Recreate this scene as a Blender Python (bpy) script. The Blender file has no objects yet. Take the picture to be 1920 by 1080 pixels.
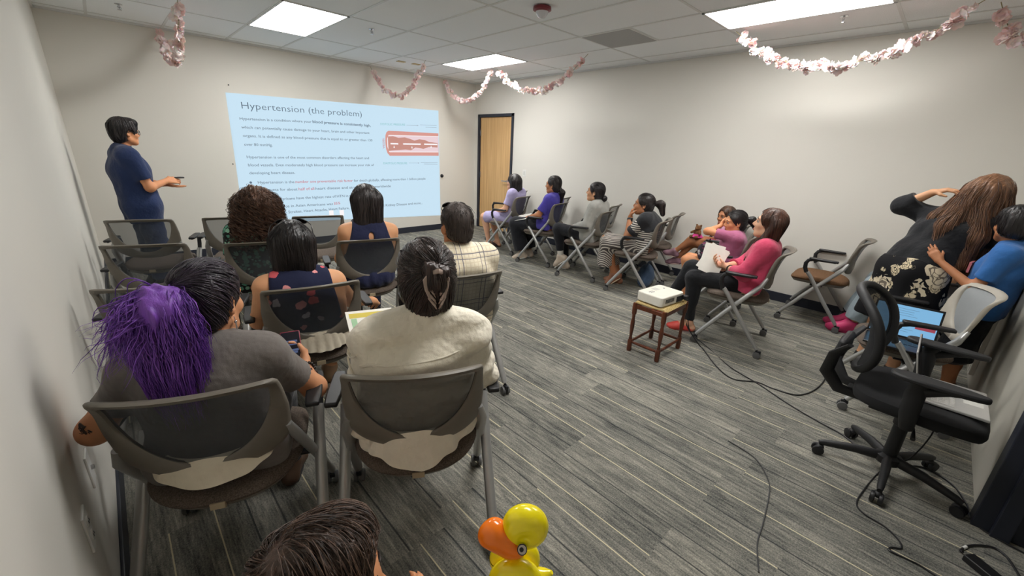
import bpy, math, random
import numpy as np
from mathutils import Vector, Matrix

# ---------------------------------------------------------------- camera, light level
SC = bpy.context.scene
COL = SC.collection
random.seed(4)
RNG = np.random.default_rng(7)
cam_d = bpy.data.cameras.new('camera')
cam_d.sensor_width = 36.0
cam_d.lens = 763.0 / 1920.0 * 36.0
cam_d.clip_start = 0.02
cam = bpy.data.objects.new('camera', cam_d)
COL.objects.link(cam)
CAMR = Matrix(((0.723, 0.194, -0.663), (-0.689, 0.261, -0.676), (0.042, 0.946, 0.322)))
_x = Vector((CAMR[0][0], CAMR[1][0], CAMR[2][0])).normalized()
_y = Vector((CAMR[0][1], CAMR[1][1], CAMR[2][1])); _y = (_y - _x * _x.dot(_y)).normalized()
_z = _x.cross(_y)
cam.matrix_world = Matrix(((_x.x, _y.x, _z.x, 0), (_x.y, _y.y, _z.y, 0), (_x.z, _y.z, _z.z, 1.55), (0, 0, 0, 1)))
SC.camera = cam
SC.view_settings.view_transform = 'Standard'
SC.view_settings.look = 'None'
SC.view_settings.gamma = 1.0
SC.view_settings.exposure = 0.0
LAMP = 24.0          # brightness of the ceiling panels
WORLD = 0.25
w = bpy.data.worlds.new('world'); SC.world = w; w.use_nodes = True
w.node_tree.nodes['Background'].inputs[0].default_value = (0.9, 0.95, 1, 1)
w.node_tree.nodes['Background'].inputs[1].default_value = WORLD
SC.cycles.max_bounces = 12
SC.cycles.diffuse_bounces = 9
SC.cycles.transparent_max_bounces = 12
SC.cycles.use_denoising = True
SC.cycles.sample_clamp_indirect = 4.0

XL, XR, YB, YF, ZC = -0.238, 5.38, -0.49, 6.72, 2.70
V = lambda *a: np.array(a, float)
def nrm(v):
    v = np.asarray(v, float); return v / (np.linalg.norm(v) + 1e-9)
def lerp(a, b, t): return np.asarray(a, float) * (1 - t) + np.asarray(b, float) * t

# ---------------------------------------------------------------- materials
def lin(c):
    return tuple(((x / 255) / 12.92 if x / 255 <= .04045 else ((x / 255 + .055) / 1.055) ** 2.4) for x in c)
MATS = {}
class NT:
    """small node-tree writer"""
    def __init__(s, name):
        s.m = bpy.data.materials.new(name); s.m.use_nodes = True
        s.t = s.m.node_tree; s.b = s.t.nodes['Principled BSDF']; s.out = s.t.nodes['Material Output']
    def n(s, typ, **kw):
        nd = s.t.nodes.new('ShaderNode' + typ)
        for k, v in kw.items():
            if k.startswith('i_'):
                key = k[2:]; key = int(key) if key.isdigit() else key.replace('_', ' ')
                s.set(nd.inputs[key], v)
            else: setattr(nd, k, v)
        return nd
    def set(s, inp, v):
        if hasattr(v, 'links') or isinstance(v, bpy.types.NodeSocket): s.t.links.new(v, inp)
        else:
            if isinstance(v, tuple) and len(v) == 3 and inp.type == 'RGBA': v = v + (1,)
            inp.default_value = v
    def math(s, op, a, b=0.0, c=None):
        nd = s.n('Math', operation=op); s.set(nd.inputs[0], a); s.set(nd.inputs[1], b)
        if c is not None: s.set(nd.inputs[2], c)
        return nd.outputs[0]
    def mix(s, f, a, b):
        nd = s.n('Mix', data_type='RGBA'); s.set(nd.inputs[0], f); s.set(nd.inputs[6], a); s.set(nd.inputs[7], b)
        return nd.outputs[2]
    def coord(s, scale=(1, 1, 1), rot=(0, 0, 0)):
        tc = s.n('TexCoord'); mp = s.n('Mapping'); mp.inputs['Scale'].default_value = scale; mp.inputs['Rotation'].default_value = rot
        s.t.links.new(tc.outputs['Object'], mp.inputs[0]); return mp.outputs[0]
    def noise(s, vec, scale, detail=3, rough=.55):
        nd = s.n('TexNoise'); s.set(nd.inputs['Vector'], vec); nd.inputs['Scale'].default_value = scale
        nd.inputs['Detail'].default_value = detail; nd.inputs['Roughness'].default_value = rough; return nd.outputs[0]
    def ramp(s, f, stops):
        nd = s.n('ValToRGB'); s.set(nd.inputs[0], f); cr = nd.color_ramp
        while len(cr.elements) < len(stops): cr.elements.new(.5)
        for e, (p, c) in zip(cr.elements, stops): e.position = p; e.color = c + (1,) if len(c) == 3 else c
        return nd.outputs[0]
    def bump(s, h, strength=.3, dist=.002):
        nd = s.n('Bump'); nd.inputs['Strength'].default_value = strength; nd.inputs['Distance'].default_value = dist
        s.set(nd.inputs['Height'], h); s.t.links.new(nd.outputs[0], s.b.inputs['Normal'])
    def col(s, c): s.set(s.b.inputs['Base Color'], c)
    def p(s, **kw):
        for k, v in kw.items(): s.set(s.b.inputs[k.replace('_', ' ')], v)
        return s

def plain(name, rgb, rough=.5, metal=0., var=.06, scale=30, bump=0., spec=None, bscale=None):
    if name in MATS: return MATS[name]
    t = NT(name); c = lin(rgb); v = t.coord()
    f = t.noise(v, scale)
    t.col(t.mix(f, tuple(x * (1 - var) for x in c), tuple(min(1, x * (1 + var)) for x in c)))
    t.p(Roughness=rough, Metallic=metal)
    if spec is not None: t.p(Specular_IOR_Level=spec)
    if bump: t.bump(t.noise(v, bscale or scale * 4), bump)
    MATS[name] = t.m; return t.m

def fabric(name, rgb, rough=.9, folds=.5):
    if name in MATS: return MATS[name]
    t = NT(name); c = lin(rgb); v = t.coord()
    f = t.noise(v, 14, 4)
    t.col(t.mix(f, tuple(x * .86 for x in c), tuple(min(1, x * 1.12) for x in c)))
    t.p(Roughness=rough, Specular_IOR_Level=.2, Sheen_Weight=.15)
    h = t.math('ADD', t.math('MULTIPLY', t.noise(v, 9, 3), 3.0), t.math('MULTIPLY', t.noise(v, 320, 1), .07))
    t.bump(h, folds, .012); MATS[name] = t.m; return t.m

def emis(name, rgb, s=1.0):
    if name in MATS: return MATS[name]
    t = NT(name); t.col((0.02, .02, .02)); t.p(Roughness=.9)
    t.set(t.b.inputs['Emission Color'], lin(rgb) if max(rgb) > 1 else rgb); t.b.inputs['Emission Strength'].default_value = s
    MATS[name] = t.m; return t.m

def skin(name, rgb):
    if name in MATS: return MATS[name]
    t = NT(name); c = lin(rgb); v = t.coord()
    f = t.noise(v, 22, 4)
    t.col(t.mix(f, tuple(x * k for x, k in zip(c, (.9, .84, .82))), tuple(min(1, x * k) for x, k in zip(c, (1.06, 1.04, 1.02)))))
    t.p(Roughness=.55, Specular_IOR_Level=.35, Subsurface_Weight=.08)
    t.b.inputs['Subsurface Radius'].default_value = (.012, .004, .002)
    t.bump(t.noise(v, 260, 2), .12, .001); MATS[name] = t.m; return t.m

def hairm(name, dark, light, rough=.38, streak=None):
    """streaky hair; each strand mesh-island has its own tone"""
    if name in MATS: return MATS[name]
    t = NT(name); v = t.coord((1, 1, .12))
    f = t.noise(v, 70, 3)
    isl = t.n('NewGeometry').outputs['Random Per Island']
    f2 = t.math('ADD', t.math('MULTIPLY', f, .6), t.math('MULTIPLY', isl, .5))
    st = [(.25, lin(dark)), (.8, lin(light))]
    if streak: st.append((.97, lin(streak)))
    t.col(t.ramp(f2, st)); t.p(Roughness=rough, Specular_IOR_Level=.5)
    t.bump(t.noise(v, 240, 2), .5, .003); MATS[name] = t.m; return t.m

def spots(name, base, cols, scale, size, distort=.15, rough=.85):
    """scattered blossoms: random cells, random colours"""
    if name in MATS: return MATS[name]
    t = NT(name); v = t.coord()
    nz = t.n('TexNoise'); t.set(nz.inputs['Vector'], v); nz.inputs['Scale'].default_value = scale * 2.2
    vv = t.n('VectorMath', operation='MULTIPLY_ADD'); t.set(vv.inputs[0], nz.outputs['Color']); vv.inputs[1].default_value = (distort / scale * 4,) * 3; t.set(vv.inputs[2], v)
    vo = t.n('TexVoronoi'); t.set(vo.inputs['Vector'], vv.outputs[0]); vo.inputs['Scale'].default_value = scale
    sep = t.n('SeparateColor'); t.set(sep.inputs[0], vo.outputs['Color'])
    k = len(cols); stops = []
    for i, c in enumerate(cols): stops.append((i / k, lin(c)))
    nd = t.n('ValToRGB'); t.set(nd.inputs[0], sep.outputs[0]); cr = nd.color_ramp; cr.interpolation = 'CONSTANT'
    while len(cr.elements) < k: cr.elements.new(.5)
    for e, (p_, c) in zip(cr.elements, stops): e.position = p_; e.color = c + (1,)
    thr = t.math('MULTIPLY', sep.outputs[1], size)
    thr = t.math('ADD', thr, size * .35)
    m = t.math('LESS_THAN', vo.outputs['Distance'], thr)
    t.col(t.mix(m, lin(base), nd.outputs[0])); t.p(Roughness=rough, Specular_IOR_Level=.2)
    t.bump(t.noise(v, 9, 3), .4, .02); MATS[name] = t.m; return t.m

def stripes(name, a, b, axis, freq, duty=.5, rough=.85, diag=0.):
    if name in MATS: return MATS[name]
    t = NT(name); v = t.coord(); sp = t.n('SeparateXYZ'); t.set(sp.inputs[0], v)
    s = t.math('ADD', t.math('ADD', sp.outputs[axis], t.math('MULTIPLY', sp.outputs[2], diag)), t.math('MULTIPLY', t.noise(v, 5, 1), .012))
    f = t.math('FRACT', t.math('MULTIPLY', s, freq))
    t.col(t.mix(t.math('LESS_THAN', f, duty), lin(a), lin(b))); t.p(Roughness=rough, Specular_IOR_Level=.2)
    t.bump(t.noise(v, 9, 3), .4, .02); MATS[name] = t.m; return t.m

def plaid(name, base, line, line2):
    if name in MATS: return MATS[name]
    t = NT(name); v = t.coord(); sp = t.n('SeparateXYZ'); t.set(sp.inputs[0], v)
    def ln(ax, f, ph, w):
        if f < 20: w *= .5
        q = t.math('FRACT', t.math('ADD', t.math('MULTIPLY', sp.outputs[ax], f), ph)); return t.math('LESS_THAN', q, w)
    c = t.mix(t.math('MULTIPLY', t.math('MAXIMUM', ln(0, 40, 0, .25), ln(2, 40, 0, .25)), .5), lin(base), lin(line2))
    f = t.math('MAXIMUM', t.math('MAXIMUM', ln(0, 7, .1, .07), ln(0, 7, .28, .05)), t.math('MAXIMUM', ln(2, 7, .2, .07), ln(2, 7, .38, .05)))
    t.col(t.mix(t.math('MULTIPLY', f, .8), c, lin(line))); t.p(Roughness=.85, Specular_IOR_Level=.2)
    t.bump(t.noise(v, 10, 3), .5, .02); MATS[name] = t.m; return t.m

# ---------------------------------------------------------------- mesh builder
class MB:
    def __init__(s): s.v = []; s.f = []
    def add(s, vs, fs):
        o = len(s.v); s.v += [tuple(map(float, p)) for p in vs]; s.f += [tuple(i + o for i in f) for f in fs]; return s
    def box(s, c, h, M=None):
        c = np.asarray(c, float); P = []
        for sx in (-1, 1):
            for sy in (-1, 1):
                for sz in (-1, 1):
                    q = np.array([sx * h[0], sy * h[1], sz * h[2]])
                    P.append(c + (M @ q if M is not None else q))
        return s.add(P, [(0, 1, 3, 2), (4, 6, 7, 5), (0, 4, 5, 1), (2, 3, 7, 6), (0, 2, 6, 4), (1, 5, 7, 3)])
    def b2(s, lo, hi): lo = np.array(lo, float); hi = np.array(hi, float); return s.box((lo + hi) / 2, (hi - lo) / 2)
    def tube(s, path, r, n=10, cap=True, squash=None, up=None):
        path = [np.asarray(p, float) for p in path]; m = len(path)
        rr = [r] * m if np.isscalar(r) else list(r)
        T = [nrm(path[min(i + 1, m - 1)] - path[max(i - 1, 0)]) for i in range(m)]
        ref = np.asarray(up, float) if up is not None else (V(0, 0, 1) if abs(T[0][2]) < .9 else V(1, 0, 0))
        a = nrm(ref - T[0] * np.dot(ref, T[0])); P = []
        for i in range(m):
            a = nrm(a - T[i] * np.dot(a, T[i])); b = np.cross(T[i], a)
            for k in range(n):
                th = 2 * math.pi * k / n
                P.append(path[i] + rr[i] * (a * math.cos(th) + b * math.sin(th) * (squash or 1)))
        F = [(i * n + k, i * n + (k + 1) % n, (i + 1) * n + (k + 1) % n, (i + 1) * n + k) for i in range(m - 1) for k in range(n)]
        if cap: F += [tuple(reversed(range(n))), tuple((m - 1) * n + k for k in range(n))]
        return s.add(P, F)
    def lathe(s, prof, c=(0, 0, 0), axis=(0, 0, 1), n=20):
        c = np.asarray(c, float); ax = nrm(axis); ref = V(1, 0, 0) if abs(ax[0]) < .9 else V(0, 1, 0)
        a = nrm(ref - ax * np.dot(ref, ax)); b = np.cross(ax, a); P = []
        for (r, z) in prof:
            for k in range(n):
                th = 2 * math.pi * k / n; P.append(c + ax * z + r * (a * math.cos(th) + b * math.sin(th)))
        m = len(prof)
        F = [(i * n + k, i * n + (k + 1) % n, (i + 1) * n + (k + 1) % n, (i + 1) * n + k) for i in range(m - 1) for k in range(n)]
        F += [tuple(reversed(range(n))), tuple((m - 1) * n + k for k in range(n))]
        return s.add(P, F)
    def ball(s, c, r, n=12, m=8):
        r = (r, r, r) if np.isscalar(r) else r; P = []; 
        for i in range(1, m):
            ph = math.pi * i / m
            for k in range(n):
                th = 2 * math.pi * k / n
                P.append((c[0] + r[0] * math.sin(ph) * math.cos(th), c[1] + r[1] * math.sin(ph) * math.sin(th), c[2] + r[2] * math.cos(ph)))
        P += [(c[0], c[1], c[2] + r[2]), (c[0], c[1], c[2] - r[2])]; T, B = len(P) - 2, len(P) - 1
        F = [(i * n + k, (i + 1) * n + k, (i + 1) * n + (k + 1) % n, i * n + (k + 1) % n) for i in range(m - 2) for k in range(n)]
        F += [(T, k, (k + 1) % n) for k in range(n)] + [(B, (m - 2) * n + (k + 1) % n, (m - 2) * n + k) for k in range(n)]
        return s.add(P, F)
    def prism(s, poly, z0, z1, M=None, c=(0, 0, 0)):
        n = len(poly); c = np.asarray(c, float)
        P = [np.array([x, y, z0]) for x, y in poly] + [np.array([x, y, z1]) for x, y in poly]
        P = [c + (M @ p if M is not None else p) for p in P]
        return s.add(P, [tuple(reversed(range(n))), tuple(range(n, 2 * n))] + [(i, (i + 1) % n, n + (i + 1) % n, n + i) for i in range(n)])
    def build(s, name, mat, parent=None, smooth=True, bevel=0, ang=40, seg=2):
        return mkobj(name, s.v, s.f, mat, parent, smooth, bevel, ang, seg)

def mkobj(name, v, f, mat, parent=None, smooth=True, bevel=0, ang=40, seg=2):
    me = bpy.data.meshes.new(name); me.from_pydata([tuple(p) for p in v] if not isinstance(v, np.ndarray) else v.tolist(), [], f if not isinstance(f, np.ndarray) else f.tolist())
    me.update()
    if smooth:
        me.polygons.foreach_set('use_smooth', [True] * len(me.polygons))
        if ang < 180: me.set_sharp_from_angle(angle=math.radians(ang))
    me.materials.append(mat)
    o = bpy.data.objects.new(name, me); COL.objects.link(o)
    if parent is not None: o.parent = parent
    if bevel:
        b = o.modifiers.new('bevel', 'BEVEL'); b.width = bevel; b.segments = seg; b.limit_method = 'ANGLE'; b.angle_limit = math.radians(40)
    return o

def tag(o, label, cat, group=None, kind=None):
    o['label'] = label; o['category'] = cat
    if group: o['group'] = group
    if kind: o['kind'] = kind
    return o
def thing(name, label, cat, loc=(0, 0, 0), rz=0, group=None):
    o = bpy.data.objects.new(name, None); COL.objects.link(o); o.empty_display_size = .1
    o.location = tuple(map(float, loc)); o.rotation_euler = (0, 0, math.radians(rz)); return tag(o, label, cat, group)
def struct(o): o['kind'] = 'structure'; return o
def kids(o): return [c for c in KIDS.get(o.name, [])]
def dup(root, loc, rz, label, group=None):
    r = root.copy(); COL.objects.link(r); r.location = loc; r.rotation_euler = (0, 0, math.radians(rz)); r['label'] = label
    if group: r['group'] = group
    for ch in list(root.children):
        c = ch.copy(); COL.objects.link(c); c.parent = r
        for g in list(ch.children):
            d = g.copy(); COL.objects.link(d); d.parent = c
    return r

# ---------------------------------------------------------------- smooth bodies from distance fields
class RC:          # tapered capsule
    def __init__(s, a, b, ra, rb=None, k=.03, op='+', cut0=False, cut1=False):
        s.a = np.asarray(a, float); s.b = np.asarray(b, float); s.ra = ra; s.rb = ra if rb is None else rb; s.k = k; s.op = op; s.c0 = cut0; s.c1 = cut1
    def box(s):
        r = max(s.ra, s.rb); return np.minimum(s.a, s.b) - r, np.maximum(s.a, s.b) + r
    def f(s, P):
        ba = (s.b - s.a).astype(P.dtype); L2 = float(ba @ ba) + 1e-12
        q = P - s.a.astype(P.dtype); tt = (q @ ba) / L2; t = np.clip(tt, 0, 1)
        q = q - t[..., None] * ba
        d = np.sqrt((q * q).sum(-1)) - (s.ra + (s.rb - s.ra) * t)
        L = math.sqrt(L2)
        if s.c1: d = np.maximum(d, (tt - 1) * L)
        if s.c0: d = np.maximum(d, -tt * L)
        return d
    def grow(s, o): return RC(s.a, s.b, s.ra + o, s.rb + o, s.k, s.op, s.c0, s.c1)
class EL:          # ellipsoid
    def __init__(s, c, r, M=None, k=.03, op='+'):
        s.c = np.asarray(c, float); s.r = np.asarray(r, float); s.M = np.eye(3) if M is None else np.asarray(M, float); s.k = k; s.op = op
    def box(s):
        e = np.sqrt(((s.M * s.r) ** 2).sum(1)); return s.c - e, s.c + e
    def f(s, P):
        q = ((P - s.c.astype(P.dtype)) @ s.M.astype(P.dtype)) / s.r.astype(P.dtype); k0 = np.sqrt((q * q).sum(-1))
        g = q / s.r.astype(P.dtype); k1 = np.sqrt((g * g).sum(-1)) + 1e-9
        return k0 * (k0 - 1) / k1
    def grow(s, o): return EL(s.c, s.r + o, s.M, s.k, s.op)
class HS:          # keeps the side opposite to n
    op = '&'
    def __init__(s, p, n, k=0): s.p = np.asarray(p, float); s.n = nrm(n); s.k = k
    def f(s, P): return (P - s.p.astype(P.dtype)) @ s.n.astype(P.dtype)
    def grow(s, o): return s
def comb(d, e, op, k):
    if op == '&':
        h = np.maximum(k - np.abs(d - e), 0) / k; return np.maximum(d, e) + h * h * k * .25
    if op == '-': e = -e; h = np.maximum(k - np.abs(d - e), 0) / k; return np.maximum(d, e) + h * h * k * .25
    h = np.maximum(k - np.abs(d - e), 0) / k; return np.minimum(d, e) - h * h * k * .25
def ev(prims, P):
    d = np.full(P.shape[:-1], 1.0)
    for p in prims: d = comb(d, p.f(P), p.op, max(p.k, 1e-4))
    return d
def grad(prims, P, e=.003):
    d = ev(prims, P); g = np.stack([ev(prims, P + np.eye(3)[i] * e) - d for i in range(3)], -1)
    return d, g / (np.linalg.norm(g, axis=-1, keepdims=True) + 1e-9)
def surf(prims, h, disp=None):
    lo = np.min([p.box()[0] for p in prims if p.op == '+'], 0) - 3 * h - .01
    hi = np.max([p.box()[1] for p in prims if p.op == '+'], 0) + 3 * h + .01
    n = np.ceil((hi - lo) / h).astype(int) + 1
    ax = [(lo[i] + h * np.arange(n[i])).astype(np.float32) for i in range(3)]
    D = np.full(tuple(n), 1.0, np.float32)
    for p in prims:
        if p.op == '&': sl = tuple(slice(0, n[i]) for i in range(3))
        else:
            l, u = p.box(); m = p.k + 2.5 * h + .006
            i0 = np.clip(np.floor((l - m - lo) / h).astype(int), 0, n); i1 = np.clip(np.ceil((u + m - lo) / h).astype(int) + 1, 0, n)
            sl = tuple(slice(i0[i], i1[i]) for i in range(3))
        if any(s_.stop <= s_.start for s_ in sl): continue
        X = np.stack(np.meshgrid(ax[0][sl[0]], ax[1][sl[1]], ax[2][sl[2]], indexing='ij'), -1)
        D[sl] = comb(D[sl], p.f(X).astype(np.float32), p.op, max(p.k, 1e-4))
    if disp is not None:
        msk = np.abs(D) < .03
        I = np.argwhere(msk); D[msk] += disp(lo + h * I).astype(np.float32)
    D[D == 0] = 1e-6
    S = D < 0
    c = np.zeros(tuple(n - 1), np.uint8)
    for i in (0, 1):
        for j in (0, 1):
            for k in (0, 1): c += S[i:n[0] - 1 + i, j:n[1] - 1 + j, k:n[2] - 1 + k]
    act = (c > 0) & (c < 8); I = np.argwhere(act)
    acc = np.zeros((len(I), 3)); cnt = np.zeros(len(I))
    for a in range(3):
        b_, c_ = [x for x in range(3) if x != a]
        for u in (0, 1):
            for w_ in (0, 1):
                o0 = np.zeros(3, int); o0[b_] = u; o0[c_] = w_; o1 = o0.copy(); o1[a] = 1
                A = I + o0; B = I + o1; da = D[A[:, 0], A[:, 1], A[:, 2]]; db = D[B[:, 0], B[:, 1], B[:, 2]]
                x = (da < 0) != (db < 0); t = da / np.where(da == db, 1, da - db)
                pt = np.broadcast_to(o0.astype(float), (len(I), 3)).copy(); pt[:, a] = t
                acc[x] += pt[x]; cnt[x] += 1
    vid = np.full(tuple(n - 1), -1, np.int32); vid[act] = np.arange(len(I))
    vs = lo + h * (I + acc / np.maximum(cnt, 1)[:, None]); F = []
    for a in range(3):
        b_, c_ = [(1, 2), (2, 0), (0, 1)][a]
        sl0 = [slice(1, n[i] - 1) for i in range(3)]; sl0[a] = slice(0, n[a] - 1); sl1 = list(sl0); sl1[a] = slice(1, n[a])
        s0 = S[tuple(sl0)]; s1 = S[tuple(sl1)]; E = np.argwhere(s0 != s1)
        if not len(E): continue
        sg = s0[E[:, 0], E[:, 1], E[:, 2]]
        off = np.ones(3, int); off[a] = 0; E = E + off
        def at(db, dc):
            q = E.copy(); q[:, b_] += db; q[:, c_] += dc; return vid[q[:, 0], q[:, 1], q[:, 2]]
        Q = np.stack([at(-1, -1), at(0, -1), at(0, 0), at(-1, 0)], 1)
        Q[~sg] = Q[~sg][:, ::-1]; F.append(Q)
    F = np.concatenate(F) if F else np.zeros((0, 4), int)
    return vs, F[(F >= 0).all(1)]
def blob(name, prims, h, mat, parent, disp=None, ang=180):
    v, f = surf(prims, h, disp); return mkobj(name, v, f, mat, parent, True, 0, ang)
def rumple(amp, freq, seed, aniso=(1, 1, 1)):
    r = np.random.default_rng(seed); K = r.normal(size=(7, 3)) * freq * np.array(aniso); ph = r.uniform(0, 6.28, 7)
    return lambda P: amp * np.sin(P @ K.T + ph).sum(-1) / 2.6
def ribbons(name, paths, rad, mat, parent, taper=.35):
    """paths (n, m, 3) -> thin three-sided tapering strands in one mesh"""
    n, m, _ = paths.shape
    T = np.gradient(paths, axis=1); T /= np.linalg.norm(T, axis=2, keepdims=True) + 1e-9
    R = np.array([.37, .61, .7]); A = np.cross(T, R); A /= np.linalg.norm(A, axis=2, keepdims=True) + 1e-9; B = np.cross(T, A)
    tt = np.linspace(0, 1, m); pr = rad * np.minimum(1, np.minimum(tt * 6 + .25, (1 - tt) * 2.2 + taper * .3)); 
    rr = pr[None, :, None] * RNG.uniform(.7, 1.3, (n, 1, 1)); ring = []
    for k in range(3):
        th = 2 * math.pi * k / 3; ring.append(paths + rr * (A * math.cos(th) + B * math.sin(th)))
    Vv = np.stack(ring, 2).reshape(-1, 3)
    base = (np.arange(n)[:, None] * m + np.arange(m - 1)[None]).reshape(-1) * 3; F = []
    for k in range(3): F.append(np.stack([base + k, base + (k + 1) % 3, base + 3 + (k + 1) % 3, base + 3 + k], 1))
    return mkobj(name, Vv, np.concatenate(F), mat, parent, True, 0, 180)
def comb_hair(name, prims, n, region, flow, steps, step, rad, mat, parent, lift=.002, jitter=.25, curl=0., seed=1, turns=5, clump=.22):
    """strands that start on a hair volume and run along it in the direction flow(P)"""
    r = np.random.default_rng(seed)
    lo = np.min([p.box()[0] for p in prims if p.op == '+'], 0); hi = np.max([p.box()[1] for p in prims if p.op == '+'], 0)
    P = r.uniform(lo - .01, hi + .01, (n * 6, 3))
    for _ in range(5):
        d, g = grad(prims, P); P = P - g * d[:, None] * .9
    d = ev(prims, P); P = P[(np.abs(d) < .004)]; P = P[region(P)][:n]
    if len(P) < 3: return None
    CK = r.normal(size=(3, 3)) * 38; CP = r.uniform(0, 6.28, 3)
    path = [P]; jit = r.normal(size=(len(P), 3)) * jitter
    off = r.uniform(0, 2.5, len(P)) * lift
    for s_ in range(steps - 1):
        D = flow(P) + jit * .35 + clump * np.sin(P @ CK + CP); d, g = grad(prims, P)
        D = D - g * (D * g).sum(1, keepdims=True); D /= np.linalg.norm(D, axis=1, keepdims=True) + 1e-9
        P = P + D * step; d, g = grad(prims, P); far = np.clip(d, -.02, .02)
        P = P - g * (far - off)[:, None]; path.append(P)
    path = np.stack(path, 1)
    if curl:
        ph = r.uniform(0, 6.28, len(path)); tt = np.linspace(0, 1, steps)
        a = curl * np.minimum(1, tt * 4)[None]; w_ = ph[:, None] + tt[None] * 6.28 * turns
        path = path + np.stack([a * np.cos(w_), a * np.sin(w_), np.zeros_like(w_)], -1)
    return ribbons(name, path, rad, mat, parent)
# ---------------------------------------------------------------- the room
def wall_paint():
    t = NT('wall_paint'); v = t.coord(); f = t.noise(v, 1.3, 3); c = lin((222, 219, 211))
    t.col(t.mix(f, tuple(x * .96 for x in c), c)); t.p(Roughness=.62, Specular_IOR_Level=.25)
    t.bump(t.noise(v, 130, 2), .12, .002); return t.m
PAINT = wall_paint()
def carpet_mat():
    t = NT('plank_carpet'); v = t.coord()
    sp = t.n('SeparateXYZ'); t.set(sp.inputs[0], v)
    PW, PL = .25, 1.0
    px = t.math('DIVIDE', sp.outputs[0], PW); ix = t.math('FLOOR', px); fx = t.math('FRACT', px)
    wn = t.n('TexWhiteNoise', noise_dimensions='1D'); t.set(wn.inputs['W'], ix)
    py = t.math('ADD', t.math('DIVIDE', sp.outputs[1], PL), wn.outputs['Value']); iy = t.math('FLOOR', py)
    wn2 = t.n('TexWhiteNoise', noise_dimensions='2D'); cb = t.n('CombineXYZ'); t.set(cb.inputs[0], ix); t.set(cb.inputs[1], iy); t.set(wn2.inputs['Vector'], cb.outputs[0])
    tone = wn2.outputs['Value']
    def nz(sc, scale, det=3, ro=.6):
        mp = t.n('Mapping'); mp.inputs['Scale'].default_value = sc; t.set(mp.inputs[0], v)
        ad = t.n('VectorMath', operation='ADD'); t.set(ad.inputs[0], mp.outputs[0])
        sc_ = t.n('VectorMath', operation='SCALE'); t.set(sc_.inputs[0], wn2.outputs['Color']); sc_.inputs[3].default_value = 40
        t.set(ad.inputs[1], sc_.outputs[0]); return t.noise(ad.outputs[0], scale, det, ro)
    streak = nz((1, .075, 1), 66, 4, .7); patch = nz((1, .3, 1), 7, 5, .65); fleck = t.noise(v, 150, 2, .7); fine = nz((1, .12, 1), 150, 2)
    s = t.math('ADD', t.math('MULTIPLY', streak, .75), t.math('MULTIPLY', patch, .5))
    s = t.math('ADD', s, t.math('MULTIPLY', fine, .35)); s = t.math('ADD', s, t.math('MULTIPLY', fleck, .62))
    s = t.math('ADD', s, t.math('MULTIPLY', t.math('SUBTRACT', tone, .5), .09))
    s = t.math('MULTIPLY', s, .455)
    c = t.ramp(s, [(.37, lin((56, 58, 57))), (.455, lin((101, 101, 96))), (.53, lin((131, 129, 121))), (.60, lin((160, 156, 144))), (.67, lin((188, 181, 165)))])
    wn3 = t.n('TexWhiteNoise', noise_dimensions='2D'); cb2 = t.n('CombineXYZ'); t.set(cb2.inputs[0], iy); t.set(cb2.inputs[1], ix); t.set(wn3.inputs['Vector'], cb2.outputs[0])
    pos = t.math('ADD', t.math('MULTIPLY', wn3.outputs['Value'], .8), .1)
    ln = t.math('LESS_THAN', t.math('ABSOLUTE', t.math('SUBTRACT', fx, pos)), .010)
    has = t.math('LESS_THAN', tone, .8)
    dk = t.math('LESS_THAN', t.math('ABSOLUTE', t.math('SUBTRACT', fx, t.math('FRACT', t.math('ADD', pos, .45)))), .014)
    c = t.mix(t.math('MULTIPLY', dk, .7), c, lin((34, 40, 46)))
    c = t.mix(t.math('MULTIPLY', t.math('MULTIPLY', ln, has), .8), c, lin((224, 213, 178)))
    t.col(c); t.p(Roughness=.97, Specular_IOR_Level=.08)
    t.bump(t.math('ADD', s, t.math('MULTIPLY', fleck, .5)), .6, .004); return t.m
def ceil_mat():
    t = NT('ceiling_tile'); v = t.coord(); f = t.noise(v, 190, 3, .75)
    t.col(t.ramp(f, [(.35, lin((226, 230, 231))), (.55, lin((243, 246, 247))), (.7, lin((248, 250, 250)))])); t.p(Roughness=.9, Specular_IOR_Level=.1)
    t.bump(f, .25, .003); return t.m
def wood_mat(name, a, b, sc=(1, 1, .06), rough=.45):
    t = NT(name); v = t.coord(sc); f = t.noise(v, 24, 4, .6)
    t.col(t.ramp(f, [(.3, lin(a)), (.7, lin(b))])); t.p(Roughness=rough); t.bump(f, .1, .001); return t.m
NAVY = plain('navy_trim', (38, 42, 54), .45)
BLACK = plain('black_plastic', (28, 28, 30), .45, bump=.06, scale=60)
DARKM = plain('dark_metal', (46, 47, 50), .4, .6)
WHITEP = plain('white_plastic', (226, 226, 222), .4)
CHROME = plain('chrome', (200, 200, 202), .2, 1.)
YB2 = -2.6
def slab(name, lo, hi, m): return struct(MB().b2(lo, hi).build(name, m, smooth=False))
fl = slab('floor', (XL, YB2, -.1), (XR, YF, 0), carpet_mat())
slab('ceiling', (XL - .1, YB2, ZC), (XR + .1, YF + .1, ZC + .12), ceil_mat())
slab('wall_front', (XL - .1, YF, -.1), (XR + .1, YF + .12, ZC), PAINT)
slab('wall_left', (XL - .12, YB2, -.1), (XL, YF, ZC), PAINT)
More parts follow.
